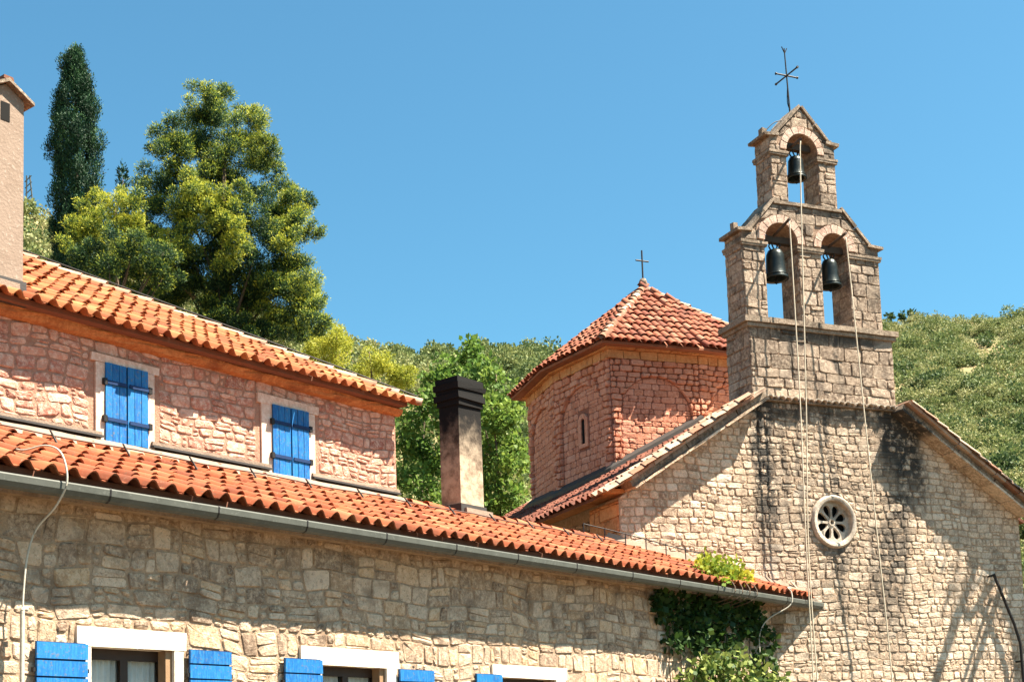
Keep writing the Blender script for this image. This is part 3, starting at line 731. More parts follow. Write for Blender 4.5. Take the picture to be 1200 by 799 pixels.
# ------------------------------------------------------------------ belfry
bel = MB().box(FP(-1.45, .0, 9.38), dF * 3.88, -nF * .92, UZ * 1.68).build('belfry', 'belfry_core', church)
sets = []
kw = dict(bev=.014, rough=.006)
sets.append((layout(-1.45, 2.43, 9.40, 11.05, .27, .50, 91, split=.10, warp=.015, hvar=.3, wvar=.5), frF(0), .022, .022, kw))
sets.append((layout(-.92, -.0, 9.40, 11.05, .26, .42, 92, split=.1, warp=.01), frS(-1.45), .02, .02, kw))
def ring(cx, cy, r, a0=0, a1=math.pi, n=14): return [(cx + r * math.cos(a0 + (a1 - a0) * i / n), cy + r * math.sin(a0 + (a1 - a0) * i / n)) for i in range(n + 1)]
# middle stage
O1, O2 = (-.885, .0), (.63, 1.395); SPR = 13.05; ZB = 11.22; MD = .06
def arch(o, z0, spr): return [(o[1], z0)] + ring((o[0] + o[1]) / 2, spr, (o[1] - o[0]) / 2) + [(o[0], z0)]
m_out = [(-1.48, ZB), (O1[0], ZB)] + arch(O1, ZB, SPR)[1:-1][::-1] + [(O1[1], ZB), (O2[0], ZB)] + arch(O2, ZB, SPR)[1:-1][::-1] + [(O2[1], ZB), (2.24, ZB), (2.24, 13.20), (1.95, 13.24), (1.27, 13.95), (-.60, 13.95), (-1.22, 13.24), (-1.48, 13.20)]
MB().plate(m_out, [], frF(MD), 0, .68).build('belfry_stage', 'belfry_core', church)
# clean order check is not needed: both arches open at the bottom
top_cl = [(-.71 / .62, 1, 13.24 + .71 / .62 * 1.22), (.71 / .68, 1, 13.24 + .71 / .68 * 1.95)]
c_ = layout(-1.48, 2.24, ZB, 13.93, .27, .42, 93, split=.12, warp=.012, hvar=.25, clips=top_cl, holes=[(O1[0], 0, O1[1], SPR), (O2[0], 0, O2[1], SPR)])
for o in (O1, O2): c_ = push_out(c_, (o[0] + o[1]) / 2, SPR, (o[1] - o[0]) / 2 + .2) if 0 else c_
def no_arch(cells, o, spr, ro):
    cx = (o[0] + o[1]) / 2; up_ = [p for p in cells if max(q[1] for q in p) > spr + .01]; lo = [p for p in cells if max(q[1] for q in p) <= spr + .01]
    return lo + push_out(up_, cx, spr, ro)
for o in (O1, O2): c_ = no_arch(c_, o, SPR, (o[1] - o[0]) / 2 + .19)
sets.append((c_, frF(MD), .022, .022, kw))
sets.append((layout(-MD - .68, -MD, ZB, 13.18, .25, .36, 94, split=.05, warp=.01), frS(-1.48), .02, .02, kw))
for o, s_ in ((O1, 95), (O2, 96)): sets.append((layout(-MD - .68, -MD, ZB, SPR - .08, .25, .4, s_, split=.0, warp=.01), frS(o[1]), .02, .012, kw))
# upper stage
UD = .10; OU = (-.14, .72); SPU = 15.28; ZU = 13.95
u_out = [(-.575, ZU), (OU[0], ZU)] + arch(OU, ZU, SPU)[1:-1][::-1] + [(OU[1], ZU), (1.20, ZU), (1.20, 15.56), (.98, 15.62), (.30, 16.33), (-.36, 15.62), (-.575, 15.56)]
MB().plate(u_out, [], frF(UD), 0, .58).build('belfry_stage', 'belfry_core', church)
ucl = [(-.71 / .66, 1, 15.62 + .71 / .66 * .36), (.71 / .68, 1, 15.62 + .71 / .68 * .98)]
c_ = layout(-.575, 1.20, ZU, 16.3, .23, .34, 97, split=.1, warp=.01, hvar=.25, clips=ucl, holes=[(OU[0], 0, OU[1], SPU)])
c_ = no_arch(c_, OU, SPU, .43 + .17)
sets.append((c_, frF(UD), .022, .02, kw))
sets.append((layout(-UD - .58, -UD, ZU, 15.5, .24, .34, 98, split=.05, warp=.01), frS(-.575), .02, .02, kw))
sets.append((layout(-UD - .58, -UD, ZU, SPU - .08, .25, .4, 99, split=0, warp=.01), frS(OU[1]), .02, .012, kw))
lay_stones(sets, 'ashlar_block', 'small_blocks', 'belfry_stone', bel, 101, 280)
# voussoirs
for o, spr, D, w in ((O1, SPR, MD, .19), (O2, SPR, MD, .19), (OU, SPU, UD, .17)):
    cx = (o[0] + o[1]) / 2; r0 = (o[1] - o[0]) / 2; nn = 9
    for i in range(nn):
        a0, a1 = math.pi * i / nn + .015, math.pi * (i + 1) / nn - .015
        q = ring(cx, spr, r0, a0, a1, 3) + ring(cx, spr, r0 + w * rng.uniform(.9, 1.06), a1, a0, 3)
        MB().plate(ccw(q), [], frF(D - .035 - rng.uniform(0, .008)), 0, .2).build('voussoir', 'voussoir', bel)
# cornice blocks round the lower stage
x = -1.60
while x < 2.5:
    L = min(rng.uniform(.45, .75), 2.56 - x)
    MB().box(FP(x, -.12, 11.09), dF * (L - .008), -nF * 1.14, UZ * .12, .008, rng).build('cornice_block', 'coping', bel); x += L
MB().box(FP(-1.52, -.07, 11.0), dF * 4.02, -nF * 1.05, UZ * .078, .004).build('cornice_bed', 'coping', bel)
# capitals
for a, b, z, D, dp in ((-1.48, O1[0], 12.93, MD, .68), (O1[1], O2[0], 12.93, MD, .68), (O2[1], 2.24, 12.93, MD, .68), (-.575, OU[0], 15.16, UD, .58), (OU[1], 1.20, 15.16, UD, .58)):
    MB().box(FP(a - .05, D - .065, z), dF * (b - a + .10), -nF * (dp + .13), UZ * .06, .006, rng).build('capital', 'coping', bel)
    MB().box(FP(a - .035, D - .055, z - .05), dF * (b - a + .07), -nF * (dp + .11), UZ * .049, .004, rng).build('capital', 'coping', bel)
# copings on shoulders and gables
def slab(s0, z0, s1, z1, D, dp, th=.06, ov=.055):
    a, b = FP(s0, D - ov, z0), FP(s1, D - ov, z1); d = b - a; nn = d.normalized().cross(-nF).normalized()
    if nn.z < 0: nn = -nn
    MB().box(a, d, -nF * (dp + 2 * ov), nn * th, .008, rng).build('coping', 'coping', bel)
slab(-1.60, 13.19, -1.20, 13.215, MD, .68, .07); slab(1.93, 13.215, 2.36, 13.19, MD, .68, .07)
slab(-1.25, 13.235, -.86, 13.68, MD, .68); slab(-.85, 13.69, -.56, 14.02, MD, .68)
slab(1.98, 13.24, 1.62, 13.62, MD, .68); slab(1.61, 13.63, 1.22, 14.04, MD, .68)
slab(-.60, 13.94, 0.2, 13.945, MD, .68, .07, .06); slab(.205, 13.945, 1.25, 13.94, MD, .68, .07, .06)
slab(-.72, 15.545, -.33, 15.57, UD, .58, .065); slab(.95, 15.57, 1.31, 15.545, UD, .58, .065)
slab(-.40, 15.60, -.03, 15.99, UD, .58, .06); slab(-.02, 16.0, .305, 16.36, UD, .58, .06)
slab(1.02, 15.60, .66, 15.98, UD, .58, .06); slab(.65, 15.99, .305, 16.36, UD, .58, .06)
for s_, z_, D in ((-1.52, 13.28, .3), (-.62, 15.62, .3), (1.22, 15.62, .35)):
    MB().box(FP(s_, D, z_), dF * .13, -nF * .13, UZ * .2, .012, rng).build('finial', 'coping', bel)
# iron cross with arms along both axes
cr = MB(); b0 = FP(.26, .40, 16.2); t0 = FP(.12, .30, 17.85); ax = (t0 - b0).normalized(); c0 = b0 + ax * 1.02
cr.tube([b0, t0], .022, 6, .014); o = cr.build('cross', 'iron', church)
tag(o, 'leaning iron cross with arms on two axes on the bell gable')
for v in (dF, nF):
    h = .29 if v is dF else .42
    MB().tube([c0 - v * h, c0 + v * h], .018).build('arm', 'iron', o)
    for e in (-1, 1):
        MB().tube([c0 + v * h * e * .97, c0 + v * h * e * 1.06], .03).build('arm_tip', 'iron', o)
MB().tube([t0 - ax * .12, t0 - ax * .02 + dF * .07 + UZ * .03], .012).build('arm', 'iron', o)
MB().tube([t0 - ax * .12, t0 - ax * .02 - dF * .07 + UZ * .05], .012).build('arm', 'iron', o)
MB().tube(spline([b0 + UZ * .75 - dF * .04, b0 + UZ * .4 - dF * .06, b0 + UZ * .05, FP(-.2, .4, 16.05), FP(-.5, .4, 15.75), FP(-.56, .4, 15.66)]), .011).build('lightning_wire', 'iron', church)
# rose window
rf = MB()
n_ = 40; prof = [(.48, .16), (.475, -.055), (.50, -.075), (.56, -.075), (.60, -.03), (.605, .10)]
V = [FP(RC[0] + r * math.cos(2 * math.pi * j / n_), D, RC[1] + r * math.sin(2 * math.pi * j / n_)) for r, D in prof for j in range(n_)]
rf.add(V, [(i * n_ + j, (i + 1) * n_ + j, (i + 1) * n_ + (j + 1) % n_, i * n_ + (j + 1) % n_) for i in range(len(prof) - 1) for j in range(n_)])
rose = rf.build('rose_window', 'rose_stone', church, smooth=True); rose.data.set_sharp_from_angle(angle=R_(40))
pet = []
for i in range(8):
    a = math.pi / 8 + i * math.pi / 4; q = []
    for j in range(14):
        th = 2 * math.pi * j / 14; lx = .255 + .145 * math.cos(th); wy = .078 * math.sin(th) * (1 + .55 * math.cos(th)); q.append((lx, wy))
    pet.append([(RC[0] + x * math.cos(a) - y * math.sin(a), RC[1] + x * math.sin(a) + y * math.cos(a)) for x, y in q])
MB().plate(circ(*RC, .478), pet + [circ(*RC, .05, 12)], frF(.07), 0, .07).build('tracery', 'rose_stone', rose)
MB().plate(circ(*RC, .08, 16), [circ(*RC, .052, 16)], frF(.05), 0, .02).build('tracery_hub', 'rose_stone', rose)
MB().plate(circ(*RC, .478), [], frF(.19), 0, .02).build('pane', 'void', rose)

# ------------------------------------------------------------------ drum and dome
CS, CD = .20, 7.5; WZ = 11.65; DB = 8.2
KST = 2.45
corn = [(-KST, -KST), (0, -2.60), (KST, -KST), (2.78, 0), (KST, KST), (0, 2.60), (-KST, KST), (-2.78, 0)]     # (s, D) round the centre
def dq(i, k=1.0): x, y = corn[i % 8]; return CS + x * k, CD + y * k
drum = MB(); n = 8
drum.add([FP(*dq(i), DB) for i in range(n)] + [FP(*dq(i), WZ + .3) for i in range(n)], [(i, (i + 1) % n, n + (i + 1) % n, n + i) for i in range(n)] + [tuple(range(n, 2 * n)), tuple(range(n))[::-1]])
drum = drum.build('drum', 'drum_mortar', church)
def frD(i):
    """face between corner i and i+1: u along, v up, w inwards"""
    a, b = FP(*dq(i), 0), FP(*dq(i + 1), 0); d = (b - a); L = d.length; d = d / L; nn = Vector((d.y, -d.x, 0))
    if nn.dot(a + (b - a) / 2 - FP(CS, CD, 0)) < 0: nn = -nn
    return (lambda u, v, w: a + d * u + UZ * v - nn * w), L
sets = []; okw = dict(bev=.015, rough=.006)
for i, sd in ((0, 201), (7, 202), (6, 203), (1, 204)):
    fr, L = frD(i); mid = L / 2; cz = 10.25; ra = .98
    hole = [(mid - .24, 9.55, mid + .24, 10.62)] if i == 7 else []
    cl = layout(0.0, L, DB, WZ, .165, .30, sd, split=.06, warp=.012, hvar=.22, wvar=.4, holes=hole)
    inn = [p for p in cl if abs(cen(p)[0] - mid) < ra + .2 and cen(p)[1] < cz + ra + .2]
    hi = [p for p in cl if max(q[1] for q in p) > cz]; lo = [p for p in cl if max(q[1] for q in p) <= cz]
    outside = push_out(hi, mid, cz, ra); inside = push_out(hi, mid, cz, ra, inner=True)
    for p in lo:
        for q in (clip(p, 1, 0, mid - ra), clip(p, -1, 0, -(mid + ra))):
            if len(q) > 2 and area(q) > .006: outside.append(q)
        q = clip(clip(p, -1, 0, -(mid - ra)), 1, 0, mid + ra) if len(p) > 2 else []
        if len(q) > 2 and area(q) > .006: inside.append(q)
    sets.append((outside, fr, .016, .085, dict(okw, base=-.01))); sets.append((inside, fr, .016, .014, okw))
lay_stones(sets, 'squared_stone', 'small_stones', 'drum_stone', drum, 205, 290)
# slit window with pale surround on the face between corner 7 and corner 0
fr, L = frD(7); mid = L / 2
sf = MB().plate([(mid - .21, 9.62), (mid + .21, 9.62), (mid + .21, 10.30)] + ring(mid, 10.30, .21, 0, math.pi, 10)[1:-1] + [(mid - .21, 10.30)],
                [[(mid - .085, 9.72), (mid + .085, 9.72)] + ring(mid, 10.3, .085, 0, math.pi, 8)], fr, -.05, .0).build('slit_window', 'drum_stone', church)
MB().plate([(mid - .1, 9.7), (mid + .1, 9.7), (mid + .1, 10.4), (mid - .1, 10.4)], [], fr, -.012, -.004).build('pane', 'void', sf)
# cornice bands of orange stones
for lo, hi, k, nm in ((WZ, WZ + .21, 1.035, 'cornice_stone'), (WZ + .212, WZ + .28, 1.075, 'cornice_slab'), (WZ + .282, WZ + .36, 1.105, 'cornice_slab')):
    for i in (0, 1, 2, 5, 6, 7):
        a, b = FP(*dq(i, k), lo), FP(*dq(i + 1, k), lo); d = b - a; L = d.length; d /= L; x = 0; step = .42 if nm == 'cornice_stone' else .8
        nn = Vector((-d.y, d.x, 0)); nn = -nn if nn.dot(FP(CS, CD, 0) - a) < 0 else nn
        while x < L - .02:
            l = min(step * rng.uniform(.7, 1.3), L - x)
            if L - x - l < .15: l = L - x
            MB().box(a + d * x + nn * rng.uniform(0, .02), d * (l - .02), nn * .35, UZ * (hi - lo - .008), .010, rng).build(nm, 'orange_stone', drum); x += l
# drum base flare on the nave roof
mb = MB(); V = []
mb2 = MB()
def base_z(s): return zr2(s) - .1
for i in (5, 6, 7, 0, 1):
    pass
V = []
ids = [5.5, 6, 6.5, 7, 7.5, 8, 8.5, 9]
for x in ids:
    i0 = int(math.floor(x)); f = x - i0
    def pt(k):
        p0, p1 = dq(i0, k), dq(i0 + 1, k); return p0[0] + (p1[0] - p0[0]) * f, p0[1] + (p1[1] - p0[1]) * f
    a = pt(1.0); b = pt(1.08)
    V += [FP(*a, base_z(a[0]) + .26), FP(*b, base_z(b[0]) + .17), FP(*b, base_z(b[0]) - .05)]
nn_ = len(ids)
mb.add(V, [f for i in range(nn_ - 1) for f in ((3 * i + 1, 3 * i + 4, 3 * i + 3, 3 * i), (3 * i + 2, 3 * i + 5, 3 * i + 4, 3 * i + 1))])
mb.build('base_flashing', 'flash', drum)
# dome roof
EVZ, APZ = 11.99, 14.50; ap = FP(CS, CD, APZ)
ev = [FP(*dq(i, 1.16), EVZ - .03) for i in range(8)]
mb = MB(); mb.add(ev + [ap] + [p - UZ * .06 for p in ev], [(i, (i + 1) % 8, 8) for i in range(8)] + [(9 + (i + 1) % 8, 9 + i, i, (i + 1) % 8)[::-1] for i in range(8)] + [tuple(range(16, 8, -1))])
droof = mb.build('dome_roof', 'dome_tile', church)
pl = []; W4, E4 = .225, .36
for i in range(8):
    a, b = ev[i], ev[(i + 1) % 8]
    X = (b - a).normalized(); nrm = X.cross(ap - a).normalized()
    if nrm.z < 0: nrm = -nrm
    Y = nrm.cross(X).normalized()
    if Y.z < 0: Y = -Y
    if X.cross(Y).z < 0: X = -X; a, b = b, a
    L = (b - a).length; hgt = (ap - a).dot(Y); foot = (ap - a).dot(X)
    ncol = int(L / W4) + 1
    if i not in (6, 7, 0, 1, 2): continue
    # columns counted from the corner between two half faces so that both halves agree
    for c in range(ncol + 1):
        for r_ in range(12):
            y = r_ * E4 - .06; u = c * W4 + .02
            k = max(0, y) / hgt
            if u + W4 * .35 < foot * k or u + W4 * .65 > L - (L - foot) * k: continue
            pl.append(frame_m(a + X * u + Y * y + nrm * .015, X, Y))
lay_tiles(pl, tile_geo(barrel_profile(W4 * .98, 8), E4 * 1.16, .04, taper=.1), 'roof_tile', 'more_roof_tiles', 'dome_tile', droof, 10, 295)
for i, mt in ((0, 'pale_tile'), (2, 'pale_tile'), (6, 'dome_tile')):
    d = ap - ev[i]; L = d.length; d /= L; sd = d.cross(UZ).normalized()
    V, F = tile_geo(barrel_profile(.24), .40, .035, taper=.1)
    pl = [frame_m(ev[i] + d * (-.06 + q * .335) - sd * .12 + UZ * .03, sd, d) for q in range(int(L / .335))]
    lay_tiles(pl, (V, F), 'ridge_tile', 'more_ridge_tiles', mt, droof, 11 + i, 40)
mb = MB(); mb.lathe(ap + UZ * .05, [(.0, -.1), (.16, -.08), (.12, .02), (.06, .05), (.10, .10), (.115, .17), (.08, .25), (0, .28)], 14); mb.build('finial_ball', 'coping', droof, smooth=True)
dc = MB().tube([ap + UZ * .25, ap + UZ * 1.12], .025).build('cross', 'iron', church); tag(dc, 'small plain iron cross on top of the dome')
MB().tube([ap + UZ * .82 - dF * .2, ap + UZ * .82 + dF * .2], .022).build('arm', 'iron', dc)

# ================================================================== BELLS AND ROPES
def make_bell(s, D, ztop, zlip, r, lever_s, lever_z, label):
    b = thing('bell', FP(s, D, zlip), label, 'bell', 'bells in the bell gable')
    h = ztop - zlip; c = FP(s, D, zlip)
    prof = [(r * .80, .02), (r * .98, 0), (r, .03), (r * .93, h * .10), (r * .82, h * .20), (r * .76, h * .40), (r * .73, h * .62), (r * .70, h * .80), (r * .55, h * .93), (r * .15, h), (0, h)]
    mb = MB(); mb.lathe(c, prof, 28); mb.lathe(c, [(r * .80, .02), (r * .62, h * .3), (r * .5, h * .8), (0, h * .9)], 28); mb.build('bell_body', 'bronze', b, smooth=True)
    for zz, rr in ((h * .13, .90), (h * .76, .64)):
        mb = MB(); mb.lathe(c, [(r * rr, zz - .012), (r * rr + .02, zz), (r * rr - .01, zz + .014)], 28); mb.build('bell_band', 'bronze', b, smooth=True)
    MB().tube([c + UZ * h * .85, c - UZ * .05], .016).build('clapper', 'iron', b)
    MB().lathe(c, [(0, -.11), (.04, -.08), (.045, -.04), (.02, 0)], 10).build('clapper_ball', 'iron', b)
    for q in (-1, 1):
        for e in (-1, 1): MB().tube(spline([c + UZ * h * .95 + dF * q * .05 + nF * .05 * e, c + UZ * (h + .08) + dF * q * .11 + nF * .06 * e, c + UZ * (h + .17) + dF * q * .06], 4), .018).build('canon', 'bronze', b)
    MB().box(FP(s - r * 1.62, D - .07, ztop + .12), dF * r * 3.24, -nF * .14, UZ * .15, .006).build('headstock', 'beam', b)
    MB().tube([FP(s + (lever_s - s) * .1, D + .2, ztop + .24), FP(lever_s, -.52, lever_z)], .032).build('lever', 'beam', b)
    return b
make_bell(-.45, .30, 12.98, 12.26, .285, -.58, 13.36, 'dark bronze bell in the lower arch nearer the dome')
make_bell(1.03, .30, 12.92, 12.24, .26, .92, 13.22, 'dark bronze bell in the lower arch nearer the scrubby hillside')
make_bell(.27, .32, 15.28, 14.72, .24, -.16, 15.26, 'small dark bell in the topmost arch under the leaning cross')
def rope(pts, label, r=.0145):
    o = MB().tube(spline(pts, 6), r, 6).build('bell_rope', 'rope', smooth=True); tag(o, label, 'rope', 'bell ropes down the church front')
rope([FP(-.58, -.5, 13.32), FP(-.57, -.5, 12.2), FP(-.565, -.5, 9.3), FP(-.60, -.48, 6.4), FP(-.60, -.46, 3.1), FP(-.6, -.44, 1.2)], 'pale bell rope hanging straight from the lower bell nearer the dome')
rope([FP(-.16, -.5, 15.22), FP(-.22, -.5, 14.3), FP(-.40, -.48, 9.1), FP(-.52, -.44, 6.0), FP(-.47, -.42, 3.1), FP(-.46, -.42, 1.2)], 'long pale bell rope from the topmost bell passing beside the round window')
rope([FP(.92, -.5, 13.12), FP(.97, -.5, 12.3), FP(1.15, -.5, 8.8), FP(1.31, -.46, 6.4), FP(1.47, -.42, 4.1), FP(1.55, -.4, 2.2)], 'slanting pale bell rope from the lower bell nearer the hillside')

# ================================================================== CABLES, PIPES
wire = thing('lightning_wire', rp(0, 2.0, .1), 'thin dark wire on iron hooks running along the low wing roof', 'wire')
mb = MB(); pts = [rp(t, 1.98, .16 - .012 * math.sin(t * 2.7)) for t in [-2 + .6 * i for i in range(27)]]
mb.tube(pts, .011).build('wire_run', 'dark_cable', wire)
for i in range(13):
    t = -.8 + 1.12 * i
    MB().tube([rp(t, 1.80, .06), rp(t, 1.9, .15), rp(t + .03, 2.02, .21)], .014).build('hook', 'iron', wire)
w2 = thing('wire', rp(13, 2.2, .1), 'short black wire on pegs where the wing roof meets the church front', 'wire')
MB().tube([rp(12.6 + .5 * i, 2.28 - .165 * i, .34 + .01 * math.sin(i)) for i in range(7)], .012).build('wire_run', 'iron', w2)
for i in range(7): MB().tube([rp(12.6 + .5 * i, 2.28 - .165 * i, .04), rp(12.6 + .5 * i, 2.28 - .165 * i, .36)], .013).build('peg', 'iron', w2)
o = MB().tube(spline([rp(-1.02, .9, .1), rp(-1.02, .5, .14), HP(-.97, .15, 5.33), HP(-.90, -.02, 5.26), HP(-.87, -.11, 5.08), HP(-.87, -.12, 4.85), HP(-.90, .05, 4.62), HP(-.97, .3, 4.40), HP(-1.03, .38, 4.1), HP(-1.07, .39, 3.7), HP(-1.08, .39, 3.45)]), .012).build('cable', 'cable', smooth=True)
tag(o, 'pale cable looping over the gutter and down the stone wall beside the first shutter', 'cable')
o = MB().tube(spline([HP(-1.02, .40, 3.50), HP(-1.085, .38, 3.49), HP(-1.09, .38, 3.3), HP(-1.09, .38, 2.0)], 5), .026).build('conduit_pipe', 'cable', smooth=True)
tag(o, 'white conduit pipe on the stone wall beside the leftmost open shutter', 'pipe')
o = MB().tube(spline([FP(-.75, -.05, 5.35), FP(-.5, -.08, 5.05), HP(16.75, -.02, 5.12), HP(16.70, -.12, 4.98), HP(16.62, -.10, 4.72), HP(16.30, .25, 4.45), HP(16.15, .38, 4.15), HP(16.12, .39, 3.75)]), .014).build('hose', 'cable', smooth=True)
tag(o, 'thin pale hose bending over the gutter near the church front', 'cable')
pp = thing('pipe_bracket', FP(5.3, -.3, 4), 'black iron pipe slanting across the shaded church front', 'pipe')
MB().tube([FP(4.78, -.2, 5.63), FP(5.30, -.2, 4.45), FP(5.44, -.2, 4.0), FP(5.46, -.2, 2.5)], .035).build('pipe', 'iron', pp)
MB().tube([FP(5.45, -.2, 3.6), FP(5.45, .02, 3.6)], .025).build('wall_stay', 'iron', pp)
MB().tube([FP(4.80, -.2, 5.6), FP(4.80, .02, 5.6)], .025).build('wall_stay', 'iron', pp)

# ================================================================== HILLS
def dirs(x, y):
    d = ray(x, y); h = math.hypot(d.x, d.y); return math.atan2(d.x, d.y), d.z / h
def hill(name, crest, r0, rc, mat, base_drop=0):
    az = np.array([dirs(x, y)[0] for x, y in crest]); el = np.array([dirs(x, y)[1] for x, y in crest])
    NA, NR = 150, 46; A = np.linspace(az[0], az[-1], NA)
    Rr = np.concatenate([np.linspace(r0, rc, 36), rc + (np.arange(1, 11) ** 1.5) * rc * .05])
    rs = np.random.RandomState(3); ph = rs.uniform(0, 6.28, 12)
    def height(a, r):
        e = np.interp(a, az, el); g = np.clip((r - r0) / (rc - r0), 0, 1); top = 1.6 + rc * e
        z = top * (g ** 1.15); z = np.where(r > rc, top - (r - rc) * .35, z)
        nz = sum(np.sin(a * f * 6 + ph[i] + r * .03 * f) * 2.2 / f for i, f in enumerate((3., 5, 8, 13, 21)))
        return z + nz * np.clip(g, 0, 1) * (1 - np.clip(g, 0, 1)) * 2.2 - .5
    AA, RR = np.meshgrid(A, Rr, indexing='ij'); ZZ = height(AA, RR)
    V = np.stack([RR * np.sin(AA), RR * np.cos(AA), ZZ], -1).reshape(-1, 3); nr = len(Rr)
    F = [(i * nr + j, i * nr + j + 1, (i + 1) * nr + j + 1, (i + 1) * nr + j) for i in range(NA - 1) for j in range(nr - 1)]
    me = bpy.data.meshes.new(name); me.from_pydata(V.tolist(), [], [f[::-1] for f in F]); me.shade_smooth(); me.materials.append(M[mat])
    o = link(bpy.data.objects.new(name, me)); o['kind'] = 'structure'
    return height
k = NT('hill_soil'); P = k.pos(); n1 = k.noise(P, .05, 6, .6); n2 = k.noise(P, .5, 5, .6)
c = k.mix(k.sstep(n1, .42, .6), (.25, .18, .09), (.13, .13, .05)); c = k.mix(k.math('MULTIPLY', k.sstep(n2, .5, .7), .6), c, (.12, .13, .06))
k.put(k.b.inputs['Base Color'], c); k.b.inputs['Roughness'].default_value = .95; k.bump(n2, .8, .6); M['hill_soil'] = k.m
M['forest'] = leaf_mat('forest', [(0, (.03, .06, .025)), (.35, (.09, .13, .045)), (.7, (.16, .20, .07)), (1, (.24, .26, .10))], .25)
M['scrub'] = leaf_mat('scrub', [(0, (.04, .075, .03)), (.3, (.12, .16, .055)), (.65, (.21, .235, .085)), (1, (.34, .32, .15))], .25)
farC = [(x, y + 9) for x, y in ((-900, 330), (-100, 380), (300, 410), (430, 404), (480, 408), (520, 404), (560, 405), (600, 404), (650, 408), (720, 404), (850, 388), (960, 376), (1040, 373), (1090, 366), (1140, 366), (1200, 364), (1300, 356), (1900, 380))]
nearC = [(-900, 160), (-200, 205), (0, 238), (40, 246), (80, 262), (150, 300), (260, 345), (340, 380), (400, 398), (440, 408), (500, 445), (560, 500), (640, 590), (760, 740), (900, 860)]
hF = hill('hillside', farC, 90, 330, 'hill_soil')
hN = hill('hill', nearC, 50, 125, 'hill_soil')

def leaf_mesh(name, base, dirv, wid, L, W, tone, mat, parent=None, kind=None):
    """numpy leaves: rhombs at base along dirv with side vector wid"""
    n = len(base)
    V = np.empty((n, 4, 3), np.float32); d = dirv * L[:, None]; w = wid * W[:, None]
    V[:, 0] = base; V[:, 1] = base + d * .5 + w; V[:, 2] = base + d; V[:, 3] = base + d * .5 - w
    me = bpy.data.meshes.new(name)
    me.vertices.add(4 * n); me.vertices.foreach_set('co', V.reshape(-1))
    me.loops.add(4 * n); me.loops.foreach_set('vertex_index', np.arange(4 * n, dtype=np.int32))
    me.polygons.add(n); me.polygons.foreach_set('loop_start', np.arange(0, 4 * n, 4, dtype=np.int32)); me.polygons.foreach_set('loop_total', np.full(n, 4, np.int32))
    a = me.attributes.new('tone', 'FLOAT', 'FACE'); a.data.foreach_set('value', tone.astype(np.float32))
    me.update(calc_edges=True); me.materials.append(M[mat])
    o = link(bpy.data.objects.new(name, me), parent)
    if kind: o['kind'] = kind
    return o
def unit(v): return v / np.maximum(np.linalg.norm(v, axis=-1, keepdims=True), 1e-9)
def scatter_leaves(rs, lobes, per, L, W, up=.25, flat=1.0, shell=.55, tip=.0):
    """lobes: (c, r, tone0) arrays; leaves on each lobe's shell"""
    n = len(lobes); C = np.array([l[0] for l in lobes]); Rd = np.array([l[1] for l in lobes]); T = np.array([l[2] for l in lobes])
    cnt = np.maximum(8, (per * Rd ** 2)).astype(int); idx = np.repeat(np.arange(n), cnt); N = len(idx)
    q = unit(rs.normal(size=(N, 3)));
    lump = 1 + .22 * np.sin(q[:, 0] * 5 + idx) * np.sin(q[:, 1] * 6 + idx * 2.3) + .15 * np.sin(q[:, 2] * 9 + idx * 1.7)
    rad = Rd[idx] * (shell + (1 - shell) * rs.uniform(size=N) ** .6) * lump
    sc = np.array([1, 1, flat]); base = C[idx] + q * rad[:, None] * sc
    dr = unit(q * .8 + rs.normal(size=(N, 3)) * .6 + np.array([0, 0, up]))
    wd = unit(np.cross(dr, rs.normal(size=(N, 3))))
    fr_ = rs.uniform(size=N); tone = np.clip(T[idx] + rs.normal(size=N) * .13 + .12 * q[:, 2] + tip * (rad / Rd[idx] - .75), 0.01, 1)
    return base, dr, wd, L * rs.uniform(.6, 1.3, N), W * rs.uniform(.6, 1.3, N), tone
# vegetation on the hills: a mass of small crowns
rs = np.random.RandomState(7)
def cover(name, hf, azr, r0, rc, n, size, mat, bare=0.0, pow_=.8, tone=(.25, .8), leaf=.7, per=44):
    lobes = []
    while len(lobes) < n:
        a = rs.uniform(*azr); g = rs.uniform(.12, 1.02) ** pow_; r = r0 + (rc - r0) * g
        if bare and math.sin(a * 70 + g * 11) + math.sin(a * 31 - g * 19) + .7 * math.sin(g * 37 + a * 17) > 2.2 - 2 * bare: 
            if rs.uniform() < .85: continue
        z = float(hf(np.array([a]), np.array([r]))[0]); s = rs.uniform(*size) * (1.25 if rs.uniform() < .12 else 1)
        t = rs.uniform(*tone)
        for q in range(2):
            lobes.append((np.array([r * math.sin(a), r * math.cos(a), z + s * .45]) + rs.normal(size=3) * s * .35 * q, s * (1 if q == 0 else .7), t))
    b = scatter_leaves(rs, lobes, per, leaf, leaf * .4, flat=.85, shell=.5)
    o = leaf_mesh(name, *b, mat, kind='stuff'); return o
cover('forest', hF, (dirs(380, 400)[0], dirs(720, 400)[0]), 90, 330, 2600, (1.5, 3.0), 'forest', tone=(.3, .9))
cover('scrub', hF, (dirs(1000, 400)[0], dirs(1300, 400)[0]), 90, 330, 3400, (.7, 2.0), 'scrub', bare=.72, tone=(.25, .85), leaf=.36, per=110)
cover('far_trees', hF, (dirs(1000, 400)[0], dirs(1300, 400)[0]), 90, 330, 230, (1.3, 2.8), 'forest', tone=(.1, .7), leaf=.55, per=60)
cover('undergrowth', hN, (dirs(-60, 400)[0], dirs(640, 400)[0]), 50, 125, 5200, (.45, 1.1), 'scrub', bare=.0, tone=(.15, .9), leaf=.28, per=110)

